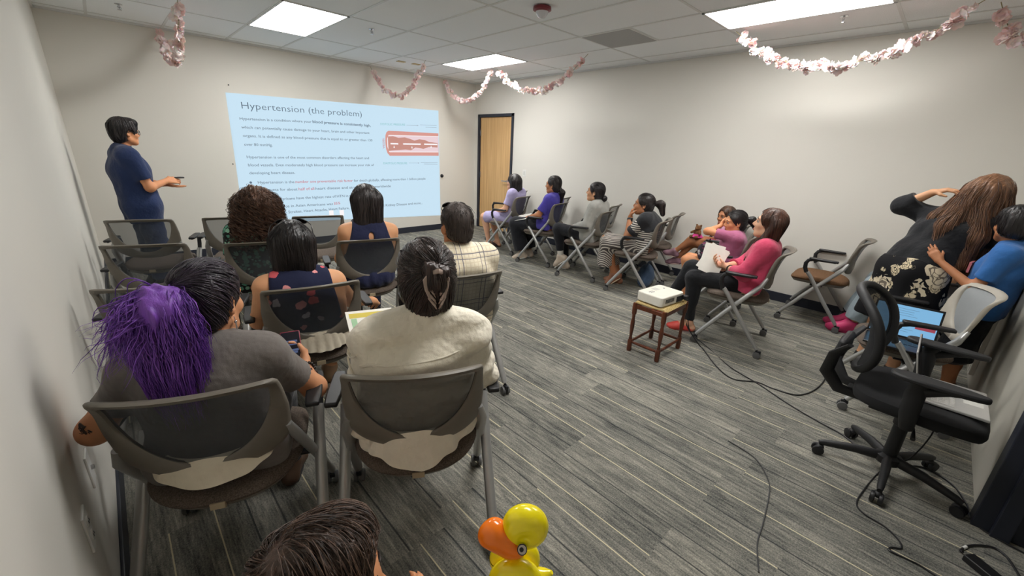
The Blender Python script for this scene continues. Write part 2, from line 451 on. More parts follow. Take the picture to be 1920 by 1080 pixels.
# the long wall, with an opening for the door
DY0, DY1, DZ = 5.62, 6.61, 2.155
wr = MB(); wr.b2((XR, YB2, -.1), (XR + .12, DY0, ZC)); wr.b2((XR, DY1, -.1), (XR + .12, YF, ZC)); wr.b2((XR, DY0, DZ), (XR + .12, DY1, ZC)); wr.b2((XR + .1, DY0, -.1), (XR + .12, DY1, DZ))
struct(wr.build('wall_right', PAINT, smooth=False))
OX0, OX1 = .95, 2.60      # wide opening the picture is taken from
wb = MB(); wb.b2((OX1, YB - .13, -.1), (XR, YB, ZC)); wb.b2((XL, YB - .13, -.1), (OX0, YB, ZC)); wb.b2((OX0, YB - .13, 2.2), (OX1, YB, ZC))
struct(wb.build('wall_rear', plain('rear_wall_greige', (178, 174, 163), .65, var=.03, scale=2), smooth=False))  # rear wall in one even greige, darker than the other walls
slab('wall_corridor', (XL, YB2 - .1, -.1), (XR, YB2, ZC), PAINT)
# dark jamb of the wide opening
dj = thing('door_2', 'dark metal frame of the wide doorway beside the office chair', 'door frame'); struct(dj)
MB().b2((OX1 - .035, YB - .15, 0), (OX1 + .055, YB + .018, 2.24)).b2((OX1 - .06, YB - .1, 0), (OX1 - .03, YB - .04, 2.2)).build('jamb', NAVY, dj, False, .004)
MB().b2((OX0 - .07, YB - .15, 0), (OX0 + .035, YB + .018, 2.24)).build('jamb', NAVY, dj, False, .004)
MB().b2((OX0 + .036, YB - .15, 2.17), (OX1 - .036, YB + .018, 2.24)).build('head_jamb', NAVY, dj, False, .004)
# upright wall joint near the far corner of the rear wall
GAP = plain('dark_joint', (40, 40, 40), .9)
tj = MB(); tj.b2((4.43, YB, .1), (4.47, YB + .03, ZC)); tj.b2((4.36, YB, .1), (4.40, YB + .03, ZC))
struct(tj.build('trim_2', PAINT, smooth=False, bevel=.004)); struct(MB().b2((4.401, YB, .1), (4.429, YB + .006, ZC)).build('trim_3', GAP, smooth=False))
# baseboards
BH, BT = .105, .012
struct(MB().b2((XL, YF - BT, 0), (XR, YF, BH)).build('baseboard_front', NAVY, smooth=False, bevel=.003))
struct(MB().b2((XL, YB, 0), (XL + BT, YF - BT, BH)).build('baseboard_left', NAVY, smooth=False, bevel=.003))
struct(MB().b2((XR - BT, YB, 0), (XR, DY0 - .05, BH)).build('baseboard_right', NAVY, smooth=False, bevel=.003))
# door in the far corner
d1 = bpy.data.objects.new('door_1', None); COL.objects.link(d1); struct(d1)
d1.location = (XR, (DY0 + DY1) / 2, 0); d1['label'] = 'light oak door in a dark frame in the far corner'; d1['category'] = 'door'
hw = (DY1 - DY0) / 2
OAK = wood_mat('oak_veneer', (194, 152, 100), (218, 180, 126), (1, 1, .05))
MB().b2((.012, -hw + .055, .012), (.056, hw - .055, DZ - .055)).build('door_leaf', OAK, d1, False, .003)
fr = MB()
for s in (-1, 1): fr.b2((-.022, s * hw - (.05 if s > 0 else -.0), 0), (.1, s * hw + (.0 if s > 0 else .05), DZ)) if s > 0 else fr.b2((-.022, -hw, 0), (.1, -hw + .05, DZ))
fr.b2((-.022, -hw, DZ - .05), (.1, hw, DZ)); fr.build('door_frame', NAVY, d1, False, .004)
for z in (.25, 1.05, 1.82): MB().b2((-.004, hw - .075, z - .055), (.014, hw - .046, z + .055)).build('hinge', CHROME, d1, False, .003)
MB().lathe([(.026, 0), (.026, .01), (.012, .012), (.012, .05)], (.012, -hw + .12, .98), (-1, 0, 0)).tube([(-.035, -hw + .12, .98), (-.04, -hw + .14, .98), (-.04, -hw + .24, .978)], .009).build('door_handle', CHROME, d1)

# ceiling grid
GX = [.15, .765, 1.385, 1.985, 2.62, 3.245, 3.87, 4.46, 5.08]; GY = [6.56, 5.655, 4.43, 3.10, 1.815, .62, -.6, -1.8]
g = MB()
for x in GX: g.b2((x - .012, YB2, ZC - .004), (x + .012, YF, ZC + .01))
for y in GY: g.b2((XL, y - .012, ZC - .0035), (XR, y + .012, ZC + .01))
g.b2((3.87, 2.493, ZC - .0035), (4.46, 2.517, ZC + .01))
struct(g.build('trim_1', plain('tbar', (214, 216, 214), .5), smooth=False))
an = MB(); an.b2((XL, YF - .02, ZC - .02), (XR, YF, ZC)).b2((XR - .02, YB, ZC - .02), (XR, YF - .02, ZC)).b2((XL, YB, ZC - .02), (XL + .02, YF - .02, ZC))
struct(an.build('trim_4', plain('tbar', (214, 216, 214), .5), smooth=False))
PANEL = emis('lamp_panel', (1.0, .985, .955), LAMP)
LFR = plain('light_frame', (226, 226, 224), .5)
def lamp(x0, x1, y0, y1, label):
    t = thing('ceiling_light', label, 'ceiling light', ((x0 + x1) / 2, (y0 + y1) / 2, ZC)); a, b = (x1 - x0) / 2, (y1 - y0) / 2
    m = MB(); e = .02
    for s in (-1, 1): m.b2((s * a - (e if s > 0 else 0), -b, -.008), (s * a + (0 if s > 0 else e), b, .0)); m.b2((-a, s * b - (e if s > 0 else 0), -.008), (a, s * b + (0 if s > 0 else e), .0))
    m.build('frame', LFR, t, False)
    MB().b2((-a + e, -b + e, -.006), (a - e, b - e, -.002)).build('diffuser', PANEL, t, False)
lamp(1.385, 1.985, 4.43, 5.655, 'glowing ceiling panel above the left end of the slide')
lamp(3.87, 4.46, 4.43, 5.655, 'glowing ceiling panel in front of the far corner, two garlands hung from it')
lamp(3.87, 4.46, .62, 1.815, 'glowing ceiling panel above the seats along the right wall, nearest the viewer')
lamp(1.385, 1.985, .62, 1.815, 'glowing ceiling panel directly over the middle of the near floor')
vt = thing('ceiling_vent', 'square grey return air grille between white ceiling tiles', 'vent', (4.165, 2.80, ZC))
MB().b2((-.29, -.29, -.007), (.29, .29, -.001)).build('frame', LFR, vt, False)
def perf():
    t = NT('perforated_grille'); v = t.coord(); vo = t.n('TexVoronoi'); t.set(vo.inputs['Vector'], v); vo.inputs['Scale'].default_value = 90; vo.inputs['Randomness'].default_value = 0
    t.col(t.mix(t.math('LESS_THAN', vo.outputs['Distance'], .35), lin((168, 168, 166)), lin((120, 120, 120)))); t.p(Roughness=.6); return t.m
MB().b2((-.278, -.278, -.0085), (.278, .278, -.006)).build('grille', perf(), vt, False)
al = thing('fire_alarm', 'dark red round fire strobe with a clear lens on the ceiling', 'fire alarm', (2.915, 2.758, ZC))
MB().lathe([(.052, 0), (.075, -.008), (.078, -.03), (.06, -.04), (.05, -.042)], n=28).build('housing', plain('alarm_red', (122, 42, 52), .4), al)
MB().lathe([(.055, -.04), (.05, -.055), (.03, -.082), (.01, -.092)], n=24).build('lens', plain('clear_lens', (205, 205, 210), .08, spec=.8), al)
for (x, y, l) in [(.38, 5.9, 'small ceiling sprinkler head above the presenter'), (2.33, 4.69, 'small ceiling sprinkler head right of the left light panel'), (4.62, .96, 'small ceiling sprinkler head beside the large near light panel')]:
    s = thing('sprinkler', l, 'sprinkler', (x, y, ZC))
    MB().lathe([(.03, 0), (.03, -.004), (.012, -.008)], n=16).build('escutcheon', CHROME, s)
    MB().lathe([(.009, -.006), (.009, -.03), (.004, -.034), (.004, -.046)], n=10).tube([(.011, 0, -.02), (.014, 0, -.035), (.004, 0, -.048)], .002, 6).tube([(-.011, 0, -.02), (-.014, 0, -.035), (-.004, 0, -.048)], .002, 6).lathe([(.017, -.047), (.017, -.05)], n=12).build('nozzle', CHROME, s)
for x, y, l in [(3.42, 6.02, 'left brass sensor plate on the ceiling near the slide'), (3.66, 6.0, 'right brass sensor plate on the ceiling behind the garland')]:
    s = thing('ceiling_plate', l, 'ceiling plate', (x, y, ZC)); MB().b2((-.06, -.04, -.008), (.06, .04, 0)).build('plate', plain('brass', (186, 164, 112), .5), s, False, .003); MB().b2((-.03, -.018, -.011), (.03, .018, -.008)).build('insert', plain('beige_insert', (206, 196, 164), .6), s, False)
# wall plates
def plate(name, label, cat, loc, rz, kind, hw=.036, hh=.06):
    t = thing(name, label, cat, loc, rz)         # local: faces -x
    MB().b2((-.006, -hw, -hh), (0, hw, hh)).build('cover', WHITEP, t, False, .002)
    if kind == 'outlet':
        for z in (-.024, .024):
            m = MB().lathe([(.016, 0), (.016, .003)], (-.006, 0, z), (-1, 0, 0), 16)
            m.build('receptacle', plain('white_plastic2', (206, 206, 200), .5), t)
            k = MB()
            for y in (-.006, .006): k.b2((-.0105, y - .001, z - .004), (-.0095, y + .001, z + .005))
            k.build('slot', BLACK, t, False)
    elif kind == 'switch': MB().box((-.008, 0, 0), (.004, .016, .033)).build('rocker', plain('white_plastic2', (206, 206, 200), .5), t, False, .002)
    else: MB().lathe([(.008, 0), (.008, .008)], (-.006, 0, 0), (-1, 0, 0), 10).build('jack', CHROME, t)
plate('light_switch', 'white light switch on the wall right of the oak door', 'light switch', (XR, 5.30, 1.156), 0, 'switch', .04)
plate('wall_outlet', 'white wall outlet on the right wall behind the two girls', 'outlet', (XR, 2.153, .455), 0, 'outlet', .04)
plate('wall_outlet', 'white wall outlet low on the left wall, nearest the viewer', 'outlet', (XL, 1.42, .49), 180, 'outlet')
plate('wall_plate', 'white cable plate on the left wall beside the elbow on the armrest', 'wall plate', (XL, 1.73, .487), 180, 'jack')
k = thing('wall_bumper', 'small dark round bumper on the front wall right of the slide', 'bumper', (4.585, YF, 1.016)); MB().lathe([(.032, 0), (.03, .012), (.016, .018), (.02, .035), (.012, .045)], axis=(0, -1, 0), n=18).build('knob', DARKM, k)
for x, z, l in [(1.335, 2.178, 'tiny dark nail in the front wall above the slide corner'), (1.235, 1.205, 'tiny dark nail in the front wall left of the slide edge')]:
    tag(MB().lathe([(.008, 0), (.008, .006), (.003, .01)], (x, YF, z), (0, -1, 0), 10).build('wall_nail', DARKM), l, 'nail')

# ---------------------------------------------------------------- projected slide
SY = YF - .003
SL = thing('projected_slide', 'pale blue hypertension lecture slide projected askew on the front wall', 'projected slide', (2.9, SY, 1.2))
def wl(x, z, d=0): return (x - 2.9, -d, z - 1.2)
MB().add([wl(1.287, 2.085), wl(4.529, 2.153), wl(4.541, .27), wl(1.248, .395)], [(3, 2, 1, 0)]).build('screen_light', emis('slide_blue', (197, 224, 241)), SL, False)
def inkc(n, c): return emis('slide_' + n, c)
def text(body, x0, z0, x1, z1, h, ink, bold=0.0, name='text_line', parent=None, conv=wl, d=.0012, fit=True):
    cu = bpy.data.curves.new(name, 'FONT'); cu.body = body; cu.size = 1.0; cu.offset = bold; cu.resolution_u = 2
    ob = bpy.data.objects.new(name, cu); COL.objects.link(ob)
    me = bpy.data.meshes.new_from_object(ob.evaluated_get(bpy.context.evaluated_depsgraph_get())); bpy.data.objects.remove(ob)
    n = len(me.vertices); co = np.empty(n * 3); me.vertices.foreach_get('co', co); co = co.reshape(-1, 3)
    W = co[:, 0].max(); out = []
    for p in co:
        u = p[0] / W; b = conv(x0 + (x1 - x0) * u, z0 + (z1 - z0) * u + p[1] * h / .7, d); out.append(b)
    me.vertices.foreach_set('co', np.array(out).reshape(-1)); me.update(); me.materials.append(ink)
    o = bpy.data.objects.new(name, me); COL.objects.link(o); o.parent = parent or SL; return o
INK = inkc('ink', (112, 130, 146)); BOLD = inkc('bold_ink', (88, 106, 124)); RED = inkc('red_ink', (196, 116, 128)); TEAL = inkc('teal_ink', (130, 190, 196)); LGT = inkc('light_ink', (160, 180, 196))
LINES = [
('Hypertension (the problem)', 1.43, 1.909, 3.084, 1.937, 0.085),
('Hypertension is a condition where your ', 1.394, 1.768, 2.308, 1.794, 0.034),
('blood pressure is consistently high,', 2.32, 1.795, 3.223, 1.799, 0.038),
('which can potentially cause damage to your heart, brain and other important', 1.402, 1.662, 3.192, 1.688, 0.035),
('organs. It is defined as any blood pressure that is equal to or greater than 130', 1.402, 1.555, 3.235, 1.576, 0.035),
('over 80 mmHg.', 1.401, 1.444, 1.746, 1.447, 0.036),
('Hypertension is one of the most common disorders affecting the heart and', 1.405, 1.282, 3.155, 1.297, 0.036),
('blood vessels. Even moderately high blood pressure can increase your risk of', 1.407, 1.177, 3.234, 1.188, 0.036),
('developing heart disease.', 1.408, 1.07, 1.996, 1.073, 0.037),
('Hypertension is the', 1.491, 0.942, 1.971, 0.94, 0.037),
('number one preventable risk factor', 1.982, 0.94, 2.853, 0.94, 0.04),
('for death globally, affecting more than 1 billion people', 2.871, 0.94, 4.222, 0.952, 0.039),
('It accounts for about', 1.469, 0.84, 2.0, 0.833, 0.038),
('half of all', 2.014, 0.832, 2.242, 0.833, 0.041),
('heart disease and stroke deaths worldwide', 2.254, 0.832, 3.52, 0.837, 0.04),
('Americans have the highest rate of HTN in the', 1.687, 0.702, 2.856, 0.703, 0.039),
('prevalence in Asian Americans was', 1.579, 0.593, 2.499, 0.589, 0.039),
('35%', 2.512, 0.588, 2.618, 0.593, 0.043),
('in Strokes, Heart Attacks, Heart Failure,', 1.773, 0.503, 2.758, 0.506, 0.04),
('Chronic Kidney Disease and more...', 3.154, 0.511, 4.148, 0.511, 0.042),
('SYSTOLIC PRESSURE', 3.388, 1.835, 3.846, 1.856, 0.032),
('DIASTOLIC PRESSURE', 3.402, 1.22, 3.856, 1.224, 0.032),
]
for i, (s, x0, z0, x1, z1, h) in enumerate(LINES):
    red = s.startswith(('number', 'half', '35')); teal = 'PRESSURE' in s; bold = s.startswith('blood pressure is')
    text(s.strip(), x0, z0, x1, z1, h * (.98 if i else 1.0), RED if red else TEAL if teal else BOLD if (bold or i == 0) else INK, .018 if bold else (-.008 if i == 0 else .010), 'title' if i == 0 else 'text_line')
def swl(pts, mat, name, d): return MB().add([wl(x, z, d) for x, z in pts], [tuple(range(len(pts)))[::-1]]).build(name, mat, SL, False)
def fan(top, bot, mat, name, d):
    n = len(top); return MB().add([wl(x, z, d) for x, z in top] + [wl(x, z, d) for x, z in bot], [(n + i, n + i + 1, i + 1, i) for i in range(n - 1)]).build(name, mat, SL, False)
ves = inkc('vessel', (212, 148, 138)); vin = inkc('vessel_in', (232, 206, 212)); plq = inkc('plaque', (194, 138, 126)); wht = inkc('white', (248, 244, 246))
xs = [3.462, 3.47, 3.49, 3.53, 3.7, 4.1, 4.52]
fan(list(zip(xs, [1.60, 1.68, 1.73, 1.757, 1.76, 1.764, 1.768])), list(zip(xs, [1.55, 1.46, 1.40, 1.357, 1.36, 1.37, 1.377])), ves, 'vessel_wall', .0006)
fan([(3.495, 1.63), (3.53, 1.69), (4.519, 1.72)], [(3.495, 1.5), (3.53, 1.415), (4.514, 1.438)], wht, 'vessel_rim', .001)
fan([(3.505, 1.63), (3.535, 1.68), (4.519, 1.71)], [(3.505, 1.5), (3.535, 1.426), (4.514, 1.449)], vin, 'vessel_inside', .0014)
fan([(3.511, 1.666), (3.607, 1.675), (3.709, 1.654), (3.829, 1.668), (3.949, 1.642), (4.017, 1.622), (4.115, 1.65), (4.229, 1.641), (4.315, 1.612), (4.499, 1.6)], [(3.512, 1.437), (3.6, 1.446), (3.72, 1.455), (3.832, 1.467), (3.941, 1.458), (4.03, 1.508), (4.12, 1.5), (4.195, 1.489), (4.312, 1.526), (4.497, 1.523)], plq, 'plaque', .0018)
for a, b in [((3.554, 1.554), (3.699, 1.556)), ((3.791, 1.558), (4.141, 1.567)), ((4.212, 1.57), (4.492, 1.576))]: fan([(a[0], a[1] + .012), (b[0], b[1] + .012)], [(a[0], a[1] - .012), (b[0], b[1] - .012)], wht, 'caption_bar', .0022)
for x, z in [(3.618, 1.507), (3.962, 1.51), (4.357, 1.532)]: swl([(x - .014, z - .02), (x + .014, z - .02), (x, z + .022)], wht, 'arrow_mark', .0022)
for a, b in [((3.87, 1.867), (4.096, 1.875)), ((4.138, 1.889), (4.484, 1.901)), ((4.25, 1.858), (4.483, 1.863)), ((3.89, 1.243), (4.095, 1.245)), ((4.13, 1.255), (4.492, 1.258)), ((4.201, 1.229), (4.491, 1.226))]: fan([(a[0], a[1] + .004), (b[0], b[1] + .004)], [(a[0], a[1] - .004), (b[0], b[1] - .004)], LGT, 'rule_line', .001)
for x, z in [(4.096, 1.875), (4.095, 1.245)]: swl([(x - .02, z - .013), (x + .015, z), (x - .02, z + .013)], LGT, 'arrow_head', .0014)
text('VESSEL', 3.43, 1.47, 3.44, 1.64, .03, RED, .01, conv=lambda x, z, d: wl(3.443 - (z - 1.47 - (x - 3.43) * 17) , 1.47 + (x - 3.43) * 17, d))
swl([(1.408 + .016 * math.cos(a), .959 + .016 * math.sin(a)) for a in np.linspace(0, 6.28, 13)[:-1]], BOLD, 'bullet', .001)
for x, z in [(2.462, .459), (2.628, .454)]: swl([(x - .035, z - .045), (x + .035, z - .045), (x + .035, z + .045), (x - .035, z + .045)], wht, 'page_button', .001)

# ---------------------------------------------------------------- nesting chairs
TAUPE = plain('taupe_plastic', (112, 106, 96), .5, bump=.05, scale=50)
ALU = plain('silver_leg', (176, 176, 174), .35, .55)
def seat_mat(name, rgb):
    t = NT(name); v = t.coord(); c = lin(rgb); f = t.noise(v, 220, 2, .8)
    t.col(t.ramp(f, [(.35, tuple(x * .6 for x in c)), (.65, tuple(min(1, x * 1.35) for x in c))])); t.p(Roughness=.95, Specular_IOR_Level=.1); t.bump(f, .5, .002); return t.m
SEATM = seat_mat('seat_fabric', (98, 88, 80))
def mesh_mat(name, rgb, through):
    t = NT(name); v = t.coord(); wv = t.noise(v, 300, 1); t.col(t.mix(wv, tuple(x * .7 for x in lin(rgb)), lin(rgb))); t.p(Roughness=.8)
    tr = t.n('BsdfTransparent'); mx = t.n('MixShader'); mx.inputs[0].default_value = through
    t.t.links.new(t.b.outputs[0], mx.inputs[1]); t.t.links.new(tr.outputs[0], mx.inputs[2]); t.t.links.new(mx.outputs[0], t.out.inputs[0]); return t.m
NET = mesh_mat('back_mesh', (74, 79, 83), .36)
TAGM = plain('beige_tag', (176, 160, 132), .6)
def back_y(x, z): 
    y = -.205 - (z - .55) * .24 + 1.0 * x * x
    return y - (max(0, z - .80) ** 2) * 5.0
def ray_poly(poly, c, th):
    d = np.array([math.cos(th), math.sin(th)]); best = 9
    for i in range(len(poly)):
        a = np.array(poly[i]) - c; b = np.array(poly[(i + 1) % len(poly)]) - c; e = b - a
        den = d[0] * -e[1] + d[1] * e[0]
        if abs(den) < 1e-12: continue
        t = (a[0] * -e[1] + a[1] * e[0]) / den; u = (d[0] * a[1] - d[1] * a[0]) / den
        if t > 0 and -1e-6 <= u <= 1 + 1e-6: best = min(best, t)
    return c + d * best
def chair(label):
    t = thing('training_chair', label, 'chair', group='grey mesh-back chairs')
    # seat pad
    def outline(k):
        pts = []
        for i in range(56):
            th = 2 * math.pi * i / 56; cx, sy = math.cos(th), math.sin(th); p = 2.6 if sy < 0 else 4.5
            r = (abs(cx) ** p + abs(sy) ** p) ** (-1 / p); pts.append((.238 * r * cx * k, (.24 if sy < 0 else .235) * r * sy * k + .01))
        return pts
    def loft(prof, nm, m, dz):
        P = []; n = 56
        for k, z in prof:
            for (x, y) in outline(k): P.append((x, y, z + dz - .35 * max(0, y - .14) ** 2 * 8 * .3 - .06 * max(0, -y - .12) + .25 * x * x))
        F = [(i * n + j, i * n + (j + 1) % n, (i + 1) * n + (j + 1) % n, (i + 1) * n + j) for i in range(len(prof) - 1) for j in range(n)]
        F += [tuple(range(n))[::-1], tuple((len(prof) - 1) * n + j for j in range(n))]
        return MB().add(P, F).build(nm, m, t)
    loft([(.90, 0), (.975, .004), (1, .016), (.985, .03), (.93, .042), (.7, .05), (.3, .05)], 'seat', SEATM, .425)
    loft([(.55, -.03), (.88, -.02), (.945, .0), (.945, .006)], 'seat_pan', TAUPE, .42)
    MB().box((0, -.228, .425), (.022, .006, .012)).build('tag', TAGM, t, False, .002)
    # back: D-shaped opening in a curved frame
    outer = [(-.225, .865), (-.215, .875), (-.1, .882), (0, .884), (.1, .882), (.215, .875), (.225, .865), (.236, .74), (.232, .655)]
    outer += [(.232 * math.cos(a) ** .8, .655 - .118 * math.sin(a) ** 1.0) for a in np.linspace(.15, math.pi / 2, 12)]
    outer += [(-x, z) for x, z in reversed(outer[9:-1])] + [(-.232, .655), (-.236, .74)]
    inner = [(-.2, .85), (-.1, .858), (0, .86), (.1, .858), (.2, .85)] + [(.2 * math.cos(a), .85 - .262 * math.sin(a)) for a in np.linspace(.12, math.pi / 2, 16)]
    inner += [(-x, z) for x, z in reversed(inner[5:-1])]
    c = np.array([0, .745]); N = 96; P = []; NP = [(0, c[1])]
    for i in range(N):
        th = 2 * math.pi * i / N + .001; o = ray_poly(outer, c, th); q = ray_poly(inner, c, th)
        if np.linalg.norm(o - c) < np.linalg.norm(q - c) + .012: o = q + nrm(o - c) * .012
        for (pt, dy) in ((q, .006), (lerp(q, o, .12), .013), (lerp(q, o, .88), .013), (o, .005), (o, -.005), (lerp(q, o, .88), -.013), (lerp(q, o, .12), -.013), (q, -.006)): P.append((pt[0], back_y(*pt) + dy, pt[1]))
    F = [(i * 8 + j, i * 8 + (j + 1) % 8, ((i + 1) % N) * 8 + (j + 1) % 8, ((i + 1) % N) * 8 + j) for i in range(N) for j in range(8)]
    MB().add(P, F).build('back_frame', TAUPE, t, ang=60)
    P = []; R = 6
    for k in range(1, R + 1):
        for i in range(N):
            th = 2 * math.pi * i / N + .001; q = ray_poly(inner, c, th); pt = lerp(c, q, k / R * 1.01); P.append((pt[0], back_y(*pt) - .003 + .012 * (1 - (k / R) ** 2), pt[1]))
    P.append((0, back_y(*c) + .009, c[1])); n0 = len(P) - 1
    F = [(n0, i, (i + 1) % N) for i in range(N)] + [(k * N + i, k * N + (i + 1) % N, (k + 1) * N + (i + 1) % N, (k + 1) * N + i) for k in range(R - 1) for i in range(N)]
    MB().add(P, F).build('back_mesh', NET, t)
    for s in (-1, 1):
        MB().tube([(s * .222, back_y(.222, .66) - .005, .665), (s * .238, -.16, .60), (s * .262, .04, .345), (s * .282, .215, .105), (s * .284, .235, .075)], [.012, .017, .017, .016, .013], 12, squash=1.25).build('front_leg', ALU, t)
        MB().tube([(s * .283, .098, .535), (s * .281, .06, .49), (s * .283, -.09, .27), (s * .284, -.215, .105), (s * .284, -.235, .075)], [.017, .017, .017, .016, .013], 12, squash=1.25).build('rear_leg', ALU, t)
        ar = MB().tube([(s * .283, .105, .53), (s * .285, .125, .575), (s * .288, .128, .62), (s * .289, .112, .652), (s * .29, .075, .664), (s * .29, .02, .668), (s * .29, -.1, .668)], [.016, .0165, .016, .015, .013, .012, .01], 12, squash=1.1)
        ar.build('arm_post', BLACK, t)
        pad = MB(); pr = [(-.02, .11), (-.026, .08), (-.027, -.06), (-.022, -.12), (.022, -.12), (.027, -.06), (.026, .08), (.02, .11)]
        pad.prism([(s * .291 + x, y) for x, y in pr] if s > 0 else [(s * .291 + x, y) for x, y in pr], .664, .683); pad.build('armrest', BLACK, t, True, .006)
        for y in (.245, -.245):
            MB().lathe([(.009, .03), (.009, .045)], (s * .284, y * .97, .03), n=10).box((s * .284, y - .006, .055), (.012, .02, .012)).build('caster', DARKM, t, False, .004)
            cs = t.children[-1] if False else None
    for o in [o for o in COL.objects if o.parent == t and o.name.startswith('caster')]:
        x = o.data.vertices[0].co.x; y = .245 if o.data.vertices[0].co.y > 0 else -.245
        s = 1 if x > 0 else -1
        wm = MB()
        for d in (-.016, .016): wm.lathe([(.02, -.009), (.027, -.008), (.029, 0), (.027, .008), (.02, .009)], (s * .284 + d, y, .029), (1, 0, 0), 18)
        wm.build('wheel', plain('caster_grey', (92, 92, 92), .5), o)
    MB().tube([(-.264, .012, .385), (.264, .012, .385)], .013, 10).box((0, .012, .396), (.17, .05, .012)).build('crossbar', DARKM, t)
    return t
CHAIRS = dict(purple=(.14, 1.566, -23.6), white=(.716, 1.247, -30.7), floral=(.678, 2.30, -12), navy=(1.379, 3.12, -16), curly=(.747, 3.43, -16), efl=(.80, 4.58, -18), emid=(1.443, 4.326, -16.7),
    left1=(.19, 4.77, -19.6), left2=(.168, 3.717, -22), left3=(.136, 2.705, -22), plaid=(1.425, 2.0, -15), lav=(4.464, 4.703, 16), purpT=(4.417, 3.91, 16), grey=(4.36, 3.107, 16), striped=(4.37, 2.356, 16), pink=(3.81, 1.03, 11),
    girl=(4.36, 1.42, 14), wlav=(5.0, 5.30, 16), wpurp=(5.0, 4.33, 16), wgrey=(5.0, 3.40, 16), wstr=(5.0, 2.49, 14), wgirl=(5.04, 1.70, 14), wempty=(5.06, .66, 3), wjeans=(5.0, -.12, 3), rear=(3.58, -.06, 13))
CLAB = dict(purple='grey mesh-back chair under the woman with the purple ponytail, nearest the left wall', white='grey mesh-back chair under the woman in the cream shirt, nearest the middle',
    floral='grey mesh-back chair under the woman with sunglasses on her bob', navy='grey mesh-back chair under the woman in the navy keyhole top', curly='grey mesh-back chair under the curly-haired woman',
    efl='empty mesh-back chair in the front row, behind the curly-haired woman head', emid='empty mesh-back chair in front of the slide, between the curly head and the navy top', left1='empty mesh-back chair by the left wall that stands closest to the presenter',
    left2='empty mesh-back chair by the left wall, middle one of three', left3='empty mesh-back chair by the left wall just ahead of the purple ponytail', plaid='grey mesh-back chair under the man in the plaid shirt',
    lav='grey chair on silver legs under the woman in lavender by the oak door', purpT='grey chair on silver legs under the woman in the violet-blue tee', grey='grey chair on silver legs under the woman in the grey cardigan', striped='grey chair on silver legs under the woman in the striped skirt',
    pink='grey chair on silver legs under the woman in the pink sweater', girl='chair under the girl in the mauve tee, mostly hidden behind the pink sweater', wlav='empty chair against the right wall behind the woman in lavender', wpurp='empty chair against the right wall behind the violet-blue tee',
    wgrey='empty chair against the right wall behind the grey cardigan', wstr='empty chair against the right wall behind the striped skirt', wgirl='chair against the right wall under the girl with the teddy bear', wempty='empty brown-seated chair standing alone against the right wall',
    wjeans='chair against the right wall hidden behind the woman in the rose print skirt', rear='pale grey chair near the rear wall with a blue-screened laptop on its seat')
proto = None; CH = {}
for k, (x, y, r) in CHAIRS.items():
    if proto is None: proto = chair(CLAB[k]); proto.location = (x, y, 0); proto.rotation_euler = (0, 0, math.radians(r)); CH[k] = proto
    else: CH[k] = dup(proto, (x, y, 0), r, CLAB[k])
# the brown seat of the lone chair, the pale frame of the one by the rear wall
def reskin(root, part, m):
    for o in [o for o in COL.objects if o.parent == root and o.name.split('.')[0] == part]:
        o.data = o.data.copy(); o.data.materials[0] = m
reskin(CH['wempty'], 'seat', seat_mat('brown_seat', (116, 88, 66))); 
reskin(CH['rear'], 'back_frame', plain('pale_taupe', (176, 170, 158), .5)); reskin(CH['rear'], 'back_mesh', plain('pale_mesh', (140, 144, 146), .8))
def smooth(pts, n=8):
    P = [V(*q) for q in pts]; out = []
    for i in range(len(P) - 1):
        a, b, c, d = P[max(i - 1, 0)], P[i], P[i + 1], P[min(i + 2, len(P) - 1)]
        for k in range(n):
            t = k / n; out.append(.5 * (2 * b + (c - a) * t + (2 * a - 5 * b + 4 * c - d) * t * t + (3 * b - 3 * c + d - a) * t ** 3))
    return out + [P[-1]]
# ---------------------------------------------------------------- people
VOX = .0058
def rotm(yaw=0, pitch=0, roll=0):
    """columns right, forward, up; yaw turns left, pitch looks up"""
    cy, sy = math.cos(math.radians(yaw)), math.sin(math.radians(yaw)); cp, sp = math.cos(math.radians(pitch)), math.sin(math.radians(pitch)); cr, sr = math.cos(math.radians(roll)), math.sin(math.radians(roll))
    Z = np.array([[cy, -sy, 0], [sy, cy, 0], [0, 0, 1]]); X = np.array([[1, 0, 0], [0, cp, -sp], [0, sp, cp]]); Y = np.array([[cr, 0, sr], [0, 1, 0], [-sr, 0, cr]])
    return Z @ X @ Y
SEATED = dict(P=(0, -.10, .555), W=(0, -.125, .67), C=(0, -.135, .80), N=(0, -.115, .965), H=(0, -.085, 1.095), SL=(-.155, -.13, .915), SR=(.155, -.13, .915),
    EL=(-.215, -.06, .68), ER=(.215, -.06, .68), WL=(-.10, .17, .62), WR=(.10, .17, .62), HL=(-.085, -.07, .535), HR=(.085, -.07, .535), KL=(-.10, .34, .515), KR=(.10, .34, .515),
    AL=(-.10, .33, .09), AR=(.10, .33, .09), dL=(.5, .8, -.15), dR=(-.5, .8, -.15), nL=(.3, 0, -1), nR=(-.3, 0, -1), tL=(-.1, 1, 0), tR=(.1, 1, 0))
